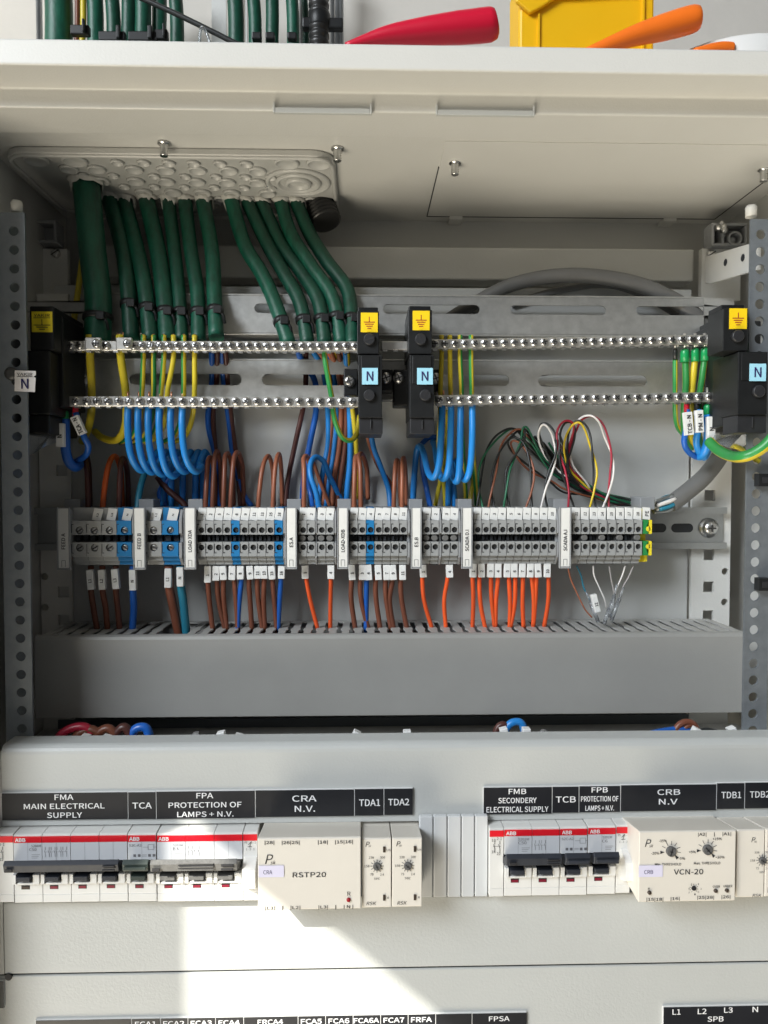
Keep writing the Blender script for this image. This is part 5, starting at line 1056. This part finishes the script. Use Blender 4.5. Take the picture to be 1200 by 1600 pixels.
def breaker(edges, r0, label, tog, texts, name='circuit_breaker', logo=True, bars='all', strip=0, coil=False):
    xs = [ax(e, r0+50, YM) for e in edges]; pm = (edges[0]+edges[-1])/2; z = refs(pm, r0); q = YM/F
    u = thing(name, label, 'circuit breaker', ((xs[0]+xs[-1])/2, YM, z(104)), 'circuit breakers')
    for i in range(len(xs)-1):
        m = MB(); a, b = xs[i], xs[i+1]; pole_body(m, a, b, z)
        m.box(a+.0002, a+6.2*q, YM-.0034, YM+.0069, z(71), z(56)); m.box(b-12*q, b-2*q, YM-.0034, YM+.0069, z(71), z(56)); m.box(a+6.2*q, b-12*q, YM-.0026, YM+.0069, z(72.5), z(69.5))
        m.build('pole_body', 'breaker_white', u, bevel=.0003)
        m = MB(); m.box(a+6.6*q, b-12.4*q, YM+.0010, YM+.0068, z(69), z(57)); m.box(a+8*q, b-14*q, YM-.0055, YM+.0008, z(64), z(57)); m.build('lever', tog, u, bevel=.0004)
        m = MB(); m.box(a+11*q, a+24*q, YM-.0002, YM+.001, z(82.5), z(76.5), 0); m.box(a+12*q, a+23*q, YM-.0003, YM-.0002, z(82), z(78), 1); m.build('indicator_window', ['ink', 'window_red' if (i > 0 or logo != 'first_dark') else 'window_dark'], u)
    m = MB()
    for i in range(len(xs)-1): m.box(xs[i]+.00015, xs[i+1]-.00015, YM-.0005, YM-.00005, z(9.5), z(0), 0)
    m.text('ABB', xs[0]+11*q, z(4.9), YM-.0007, 5.6*q, 1, w=15.5*q, bold=.04); m.build('red_stripe', ['breaker_red', 'label_letter'], u)
    m = MB()
    for i in range(len(xs)-1):
        m.box(xs[i]+.0002, xs[i+1]-.0002, YM-.0004, YM-.00005, z(38), z(9.9), 0); xm = (xs[i]+xs[i+1])/2; m.line(xm, z(38), xm, z(10), YM-.00045, .00012, 2)
    for t, dx, dy, h, w in texts: m.text(t, xs[0]+dx*q, z(dy), YM-.0006, h*q, 1, w=w*q)
    if len(xs) > 2:
        for k in range(2 if len(xs) < 5 else 4): symbol(m, xs[1]+(8+k*(10 if len(xs) < 5 else 9))*q, z(24), 2, .8)
    if coil:
        m.line(xs[0]+24*q, z(18), xs[0]+32*q, z(18), YM-.0006, .0002, 2); m.line(xs[0]+41*q, z(18), xs[0]+44*q, z(18), YM-.0006, .0002, 2)
        for dz in (14, 22): m.line(xs[0]+32*q, z(dz), xs[0]+41*q, z(dz), YM-.0006, .0002, 2)
        for dx in (32, 41): m.line(xs[0]+dx*q, z(14), xs[0]+dx*q, z(22), YM-.0006, .0002, 2)
        for dx in (9, 16, 32, 39): m.box(xs[0]+dx*q, xs[0]+(dx+4)*q, YM-.0006, YM-.0005, z(33), z(29), 2)
        for dz in (30, 32): m.line(xs[0]+23*q, z(dz), xs[0]+30*q, z(dz), YM-.0006, .0002, 2)
    else:
        x_ = xs[0]+28*q
        for k in range(3): m.line(x_, z(28+k*2.6), x_+(13-k*2)*q, z(28+k*2.6), YM-.0006, .0002, 2)
    m.build('label_panel', ['breaker_panel', 'ink_grey', 'ink_grey'], u)
    m = MB(); a, b = xs[0]-2*q if len(xs) > 2 else xs[0]+1*q, xs[-1]-4*q
    m.prism([(YM-.0120, z(56.5, YM-.012)), (YM-.0132, z(44, YM-.012)), (YM-.0112, z(38.5, YM-.012)), (YM-.004, z(38.5)), (YM+.005, z(44)), (YM+.005, z(57)), (YM-.010, z(58, YM-.012))], a, b)
    if len(xs) > 2:                                               # moulded pockets near the bar's end
        e = b-.0095
        for dz in (46, 52): m.box(e, e+.0075, YM-.0142, YM-.0132, z(dz+1.6, YM-.012), z(dz-1.0, YM-.012), 1)
        m.box(a+.0015, a+.006, YM-.0142, YM-.0132, z(54, YM-.012), z(49, YM-.012), 1)
    else: m.box(a+.001, b-.001, YM-.0142, YM-.0132, z(52.5, YM-.012), z(47.5, YM-.012), 0)
    if strip:
        for k in range(5): m.box(a+.017, b-.014, YM-.0141, YM-.0134, z(43.6+k*2.4, YM-.012), z(42.4+k*2.4, YM-.012), 1 if k % 2 else 0)
    m.build('toggle_bar', [tog, 'ink'], u, bevel=.0004)
    return u
def aux(e0, e1, r0, label, kind, flap=False):
    q = YM/F; a, b = ax(e0, r0+50, YM), ax(e1, r0+50, YM); z = refs((e0+e1)/2, r0); g = .00012
    u = thing('auxiliary_contact', label, 'auxiliary contact', ((a+b)/2, YM, z(104)), 'auxiliary contacts')
    m = MB(); m.prism([(.4835, z(-3)+.0002), (YM+.0012, z(-3)), (YM, z(-2)), (YM, z(90.5)), (YM+.0004, z(91)), (YM, z(91.6)), (YM, z(103)), (YM+.0006, z(104)), (.52, z(104)), (.52, z(-3)+.0002)], a+g, b-g)
    if flap: m.prism([(YM, z(34)), (YM-.004, z(36)), (YM-.010, z(44)), (YM-.0115, z(58)), (YM-.010, z(72)), (YM-.004, z(80)), (YM, z(82))], a+.0008+.002*(flap > 1), b-g+(.0022 if flap > 1 else 0))
    m.build('body', 'breaker_white', u, bevel=.0006)
    m = MB(); m.box(a+g, b-g, YM-.0005, YM-.00005, z(9.5), z(0)); m.build('red_stripe', 'breaker_red', u)
    m = MB(); cx = (a+b)/2
    if kind == 'big':
        for t, dx, dy in (('13', -5, 15), ('2-1', 4, 12.5), ('14', -5, 33), ('22', 3, 36)): m.text(t, cx+dx*q, z(dy), YM-.0004, 4.4*q, 0, wmax=9*q)
        for dx in (-3.2, 5): m.line(cx+dx*q, z(16), cx+dx*q, z(21), YM-.0004, .0003); m.line(cx+dx*q, z(28), cx+dx*q, z(34), YM-.0004, .0003); m.line(cx+(dx-2)*q, z(21), cx+dx*q, z(28), YM-.0004, .0003)
        m.line(cx-6*q, z(24.5), cx+7*q, z(24.5), YM-.0004, .0002)
    else:
        for t, dx, dy in (('95', -7, 12.5), ('1 - 2', 5, 12.5), ('1 - 2 - 3', 0, 23)): m.text(t, cx+dx*q, z(dy), YM-.0004, 3.2*q, 0, wmax=18*q)
        m.line(cx-3*q, z(16), cx+2*q, z(11), YM-.0004, .0003); m.line(cx-1*q, z(20), cx+1*q, z(12), YM-.0004, .0003); m.line(cx-4*q, z(19), cx+3*q, z(19), YM-.0004, .0003)
    m.build('print', 'ink', u)
    return u
aux(-22, 21.5, 1306.5, 'white auxiliary contact cut by the frame, before the main breaker', 'big')
breaker([22, 66.5, 111, 155.5, 199.5], 1306, 'wide four-pole white breaker with one long black toggle bar', 'black_toggle', [('S204M', 35, 14.5, 4, 15), ('C50', 30, 20, 4.4, 11)], logo='first_dark')
breaker([200, 244.5], 1305, 'single white module under TCA with a dark greenish toggle', 'green_toggle', [('S2C-A2', 12, 15, 4, 19)], coil=True)
breaker([245.5, 290, 335, 379.5], 1304.5, 'three-pole white breaker in sunlight with a grey ribbed toggle bar', 'sunlit_toggle', [('S203M', 33, 15, 3.6, 15), ('B 6', 30, 20.5, 5, 9)], strip=1)
aux(380, 402.5, 1303.5, 'white auxiliary contact with a bulging cover beside the sunlit breaker', 'small', 1)
aux(764.5, 787, 1297.5, 'white auxiliary contact with contact symbols, next to the blanking strip', 'big')
breaker([787.5, 831, 874], 1296, 'two-pole white breaker with black toggle bar under FMB', 'black_toggle', [('S202M', 31, 14.5, 4, 17), ('C50', 29, 20, 4.8, 13)])
breaker([874.5, 917], 1295, 'single white module with black toggle under TCB', 'black_toggle', [('S2C-A2', 12, 15, 4, 19)], coil=True)
breaker([918, 961.5], 1293.5, 'single-pole white breaker with black toggle under FPB', 'black_toggle', [('S201M', 31, 14, 3.8, 15), ('C6', 27, 20, 4.6, 9)])
aux(962.5, 984.5, 1292, 'white auxiliary contact with a round bulging cover beside the threshold relay', 'small', 2)
# blanking strip between the device groups
q = .479/F; u = thing('blanking_strip', 'grey snap-off blanking strip of five fins filling the cover cut-out', 'blanking strip', at(710, 1402, .479))
m = MB(); es = [655, 677, 699, 721, 742, 763]
for a, b in zip(es[:-1], es[1:]): m.box(ax(a, 1340, .479)+.00035, ax(b, 1340, .479)-.00035, .4795, .4835, az(710, 1402.5, .479), az(710, 1276, .479))
m.box(ax(655, 1340, .479), ax(763, 1340, .479), .4812, .4834, az(710, 1402, .479)+.0005, az(710, 1277, .479)); m.build('fins', 'blank_strip', u, bevel=.0005)
m = MB(); m.box(-.24, ax(1, 1340, YC), .4862, .50, az(300, 1411, YC), az(300, 1290, YC)); tag(m.build('gap_shade_block', 'dark_gap', None), 'dark gap at the end of the breaker opening, on the frame edge', 'gap')  # solid dark block put where the open gap lies in shade

# ------------------------------------------------------------------ relay modules
def relay(label, x0, x1, yt, yb, Y, name='relay_module', slope=.006):
    q = Y/F; xm = (x0+x1)/2; a, b = ax(x0, (yt+yb)/2, Y), ax(x1, (yt+yb)/2, Y); zt_, zb_ = az(xm, yt, Y), az(xm, yb, Y)
    u = thing(name, label, 'relay', ((a+b)/2, Y, zb_), 'cream relay modules')
    m = MB(); m.prism([(Y+.0006, zb_), (Y, zb_+.0006), (Y, zt_-.0006), (Y+.0006, zt_), (.4838, zt_-.0045), (.52, zt_-.0045), (.52, zb_+.002), (.4838, zb_+.002)], a+.0001, b-.0001)
    m.build('housing', 'relay_cream', u, bevel=.0004)
    return u, q
def dial(m, cx, cz, y, r, n, a0, a1, rin, rout, t, k):
    for i in range(n):
        a = R(a0+(a1-a0)*i/(n-1)); ca, sa = math.cos(a), math.sin(a); m.line(cx+ca*rin, cz+sa*rin, cx+ca*rout, cz+sa*rout, y, t, k)
def knob(u, cx, cz, Y, r, ang):
    m = MB(); m.lathe((cx, Y, cz), (0, -1, 0), [(r, 0), (r, .0012), (r*.85, .0016)], seg=20); d = Vector((math.cos(ang), 0, math.sin(ang)))*r*.8; m.line(cx-d.x, cz-d.z, cx+d.x, cz+d.z, Y-.0018, r*.22, 1); m.line(cx-d.z*.4, cz+d.x*.4, cx+d.z*.4, cz-d.x*.4, Y-.0018, r*.16, 1); m.build('knob', ['knob_grey', 'ink'], u)
def led(u, cx, cz, Y, r, mt='led_red', sq=None):
    m = MB()
    if sq: m.box(cx-sq[0], cx+sq[0], Y-.0006, Y+.001, cz-sq[1], cz+sq[1])
    else: m.lathe((cx, Y, cz), (0, -1, 0), [(r, 0), (r*.9, .0008), (r*.5, .0012)], seg=14)
    m.build('indicator_lamp', mt, u)
def psk(m, px, py, Y, h, k=0):
    c = at(px, py, Y); q = Y/F; m.text('P', c.x, c.z, Y-.0002, h*q, k, shear=.25); m.text('sk', c.x+h*.42*q, c.z-h*.36*q, Y-.0002, h*.42*q, k, shear=.25)
def rects(px0, px1, py0, py1, Y): return ax(px0, py0, Y), ax(px1, py0, Y), az(px0, py1, Y), az(px0, py0, Y)
# three-phase relay
Y = .455; u, q = relay('wide cream relay module marked RSTP20 with a CRA paper tag', 402.5, 564, 1308.5, 1421.5, Y)
O = lambda X, Z: (390+X/4.286, 1220+Z/4.286)
m = MB()
def put(m, t, X, Z, h, w=None, wmax=None, O=O, Y=Y, q=q, k=0, sc=4.286, **kw):
    c = at(*O(X, Z), Y); m.text(t, c.x, c.z, Y-.0002, h/sc*q, k, w=None if w is None else w/sc*q, wmax=None if wmax is None else wmax/sc*q, **kw)
for t, X, Z, w in (('|28|', 133, 415, 62), ('|26|25|', 275, 415, 118), ('|18|', 490, 412, 64), ('|15|16|', 632, 410, 118), ('|L1|', 138, 853, 64), ('|', 222, 852, 4), ('|L2|', 307, 850, 64), ('|L3|', 493, 847, 62), ('|', 577, 846, 4), ('| N |', 662, 844, 62)): put(m, t, X, Z, 30, w, bold=.02)
put(m, 'RSTP20', 400, 628, 34, 226, bold=.015); put(m, 'R', 665, 755, 27, 22)
c = O(130, 524); psk(m, c[0], c[1], Y, 15)
m.build('print', 'ink', u)
x0, x1, z0, z1 = rects(*O(60, 0)[:1], O(230, 0)[0], O(0, 568)[1], O(0, 645)[1], Y)
m = MB(); m.box(x0, x1, Y-.0004, Y-.0001, z0, z1, 0); c = at(*O(122, 610), Y); m.text('CRA', c.x, c.z, Y-.0005, 28/4.286*q, 1, w=60/4.286*q); m.build('paper_tag', ['paper_lilac', 'ink_blue'], u)
c = at(*O(663, 796), Y); led(u, c.x, c.z, Y, 3.6*q)
# timers
def timer(label, x0, x1, yt, yb, ox, oy, sc, Y=.4575):
    u, q = relay(label, x0, x1, yt, yb, Y, 'timer_module'); m = MB()
    def p(X, Z): return at(ox+X/sc, oy+Z/sc, Y)
    psk(m, ox+(790)/sc, oy+424/sc, Y, 8)
    for t, X, Z, h, w in (('Un', 930, 463, 15, 26), ('238', 815, 514, 16, 34), ('300', 890, 512, 16, 34), ('158', 785, 571, 16, 36), ('75', 818, 627, 16, 22), ('2.4', 887, 627, 16, 26), ('sec', 852, 655, 14, 40), ('R', 928, 783, 14, 12)):
        c = p(X, Z); m.text(t, c.x, c.z, Y-.0002, h/sc*q, 0, w=w/sc*q)
    c = p(815, 820); m.text('RSK', c.x, c.z, Y-.0002, 24/sc*q, 0, w=68/sc*q, shear=.25)
    c = p(853, 570); dial(m, c.x, c.z, Y-.0002, 0, 12, -60, 240+30, 30/sc*q, 46/sc*q, .0003, 0); m.build('print', 'ink', u)
    knob(u, c.x, c.z, Y, 27/sc*q, random.uniform(2, 2.8))
    for X, Z in ((901, 458), (901, 781)): d = p(X, Z); led(u, d.x, d.z, Y, 0, 'window_dark', (8/sc*q, 19/sc*q))
timer('narrow cream timer module under TDA1, beside the RSTP20 relay', 565.5, 611.5, 1309.5, 1418.5, 390, 1220, 4.286)
timer('narrow cream timer module under TDA2, beside the blanking strip', 612.5, 659.5, 1309, 1417.5, 390+48, 1219.3, 4.286)
timer('narrow cream timer module under TDB1, beside the threshold relay', 1151, 1194.5, 1296, 1402.5, 1157-752/4.9, 1217.5+1.5, 4.9*.93)
timer('cream timer module under TDB2, cut by the frame', 1195.5, 1240, 1294.5, 1401, 1157-752/4.9+45, 1217.5, 4.9*.93)
# threshold relay
Y = .4545; u, q = relay('wide cream relay module with two threshold dials marked VCN-20', 998, 1149.5, 1298, 1409, Y)
O6 = lambda X, Z: (960+X/5, 1220+Z/5); m = MB(); kw = dict(O=O6, Y=Y, q=q, sc=5)
for t, X, Z, h, w in (('|A2|', 685, 420, 34, 66), ('|', 780, 418, 32, 4), ('|A1|', 877, 416, 34, 68), ('-15%', 378, 468, 20, 62), ('-20%', 318, 565, 20, 66), ('-5%', 525, 606, 20, 52), ('Min. THRESHOLD', 418, 651, 20, 212), ('+15%', 802, 453, 20, 74), ('+5%', 608, 555, 20, 54), ('+20%', 823, 596, 20, 74), ('Max. THRESHOLD', 723, 642, 20, 214), ('VCN-20', 578, 710, 42, 238),
                      ('R', 268, 842, 15, 14), ('OVER', 795, 825, 17, 58), ('UNDER', 885, 822, 17, 72), ('|15|18|', 315, 928, 34, 134), ('|16|', 473, 922, 34, 70), ('|25|28|', 712, 912, 34, 134), ('|26|', 870, 908, 34, 70)): put(m, t, X, Z, h, w, bold=.02, **kw)
for t, X, Z in (('6', 602, 806), ('4', 655, 806), ('8', 582, 842), ('2', 676, 842), ('10', 582, 872), ('0', 655, 868), ('|', 628, 886)): put(m, t, X, Z, 14, 10, **kw)
c = at(*O6(265, 490), Y); psk(m, 960+262/5, 1220+486/5, Y, 12)
for X, Z in ((440, 548), (725, 535)):
    c = at(*O6(X, Z), Y); dial(m, c.x, c.z, Y-.0002, 0, 6, -10, 150, 50/5*q, 82/5*q, .0003, 0)
    for dx, dz, an in ((-65, -10, 0), (42, -45, 2.3)):
        k = at(*O6(X+dx, Z-dz), Y); ca, sa = math.cos(an), math.sin(an); P = [(3.6, 0), (-3.6, 2.6), (-3.6, -2.6)]; m.add([(k.x+(a*ca-b*sa)*q, Y-.0002, k.z+(a*sa+b*ca)*q) for a, b in P], [(0, 1, 2)], 0)
c = at(*O6(620, 838), Y); dial(m, c.x, c.z, Y-.0002, 0, 9, -50, 240, 26/5*q, 36/5*q, .00025, 0)
m.build('print', 'ink', u)
for X, Z, a in ((440, 548, 1.3), (725, 535, 2.3)): c = at(*O6(X, Z), Y); knob(u, c.x, c.z, Y, 41/5*q, a)
c = at(*O6(620, 838), Y); m = MB(); m.lathe((c.x, Y, c.z), (0, -1, 0), [(20/5*q, 0), (18/5*q, .0006)], seg=16); m.build('trimmer', 'ink', u)
for X, Z in ((272, 872), (790, 858), (877, 855)): c = at(*O6(X, Z), Y); led(u, c.x, c.z, Y, 3.4*q, 'window_dark')
x0, x1, z0, z1 = rects(O6(190, 0)[0], O6(376, 0)[0], O6(0, 661)[1], O6(0, 750)[1], Y)
m = MB(); m.box(x0, x1, Y-.0004, Y-.0001, z0, z1, 0); c = at(*O6(265, 710), Y); m.text('CRB', c.x, c.z, Y-.0005, 32/5*q, 1, w=72/5*q); m.build('paper_tag', ['paper_lilac', 'ink_blue'], u)
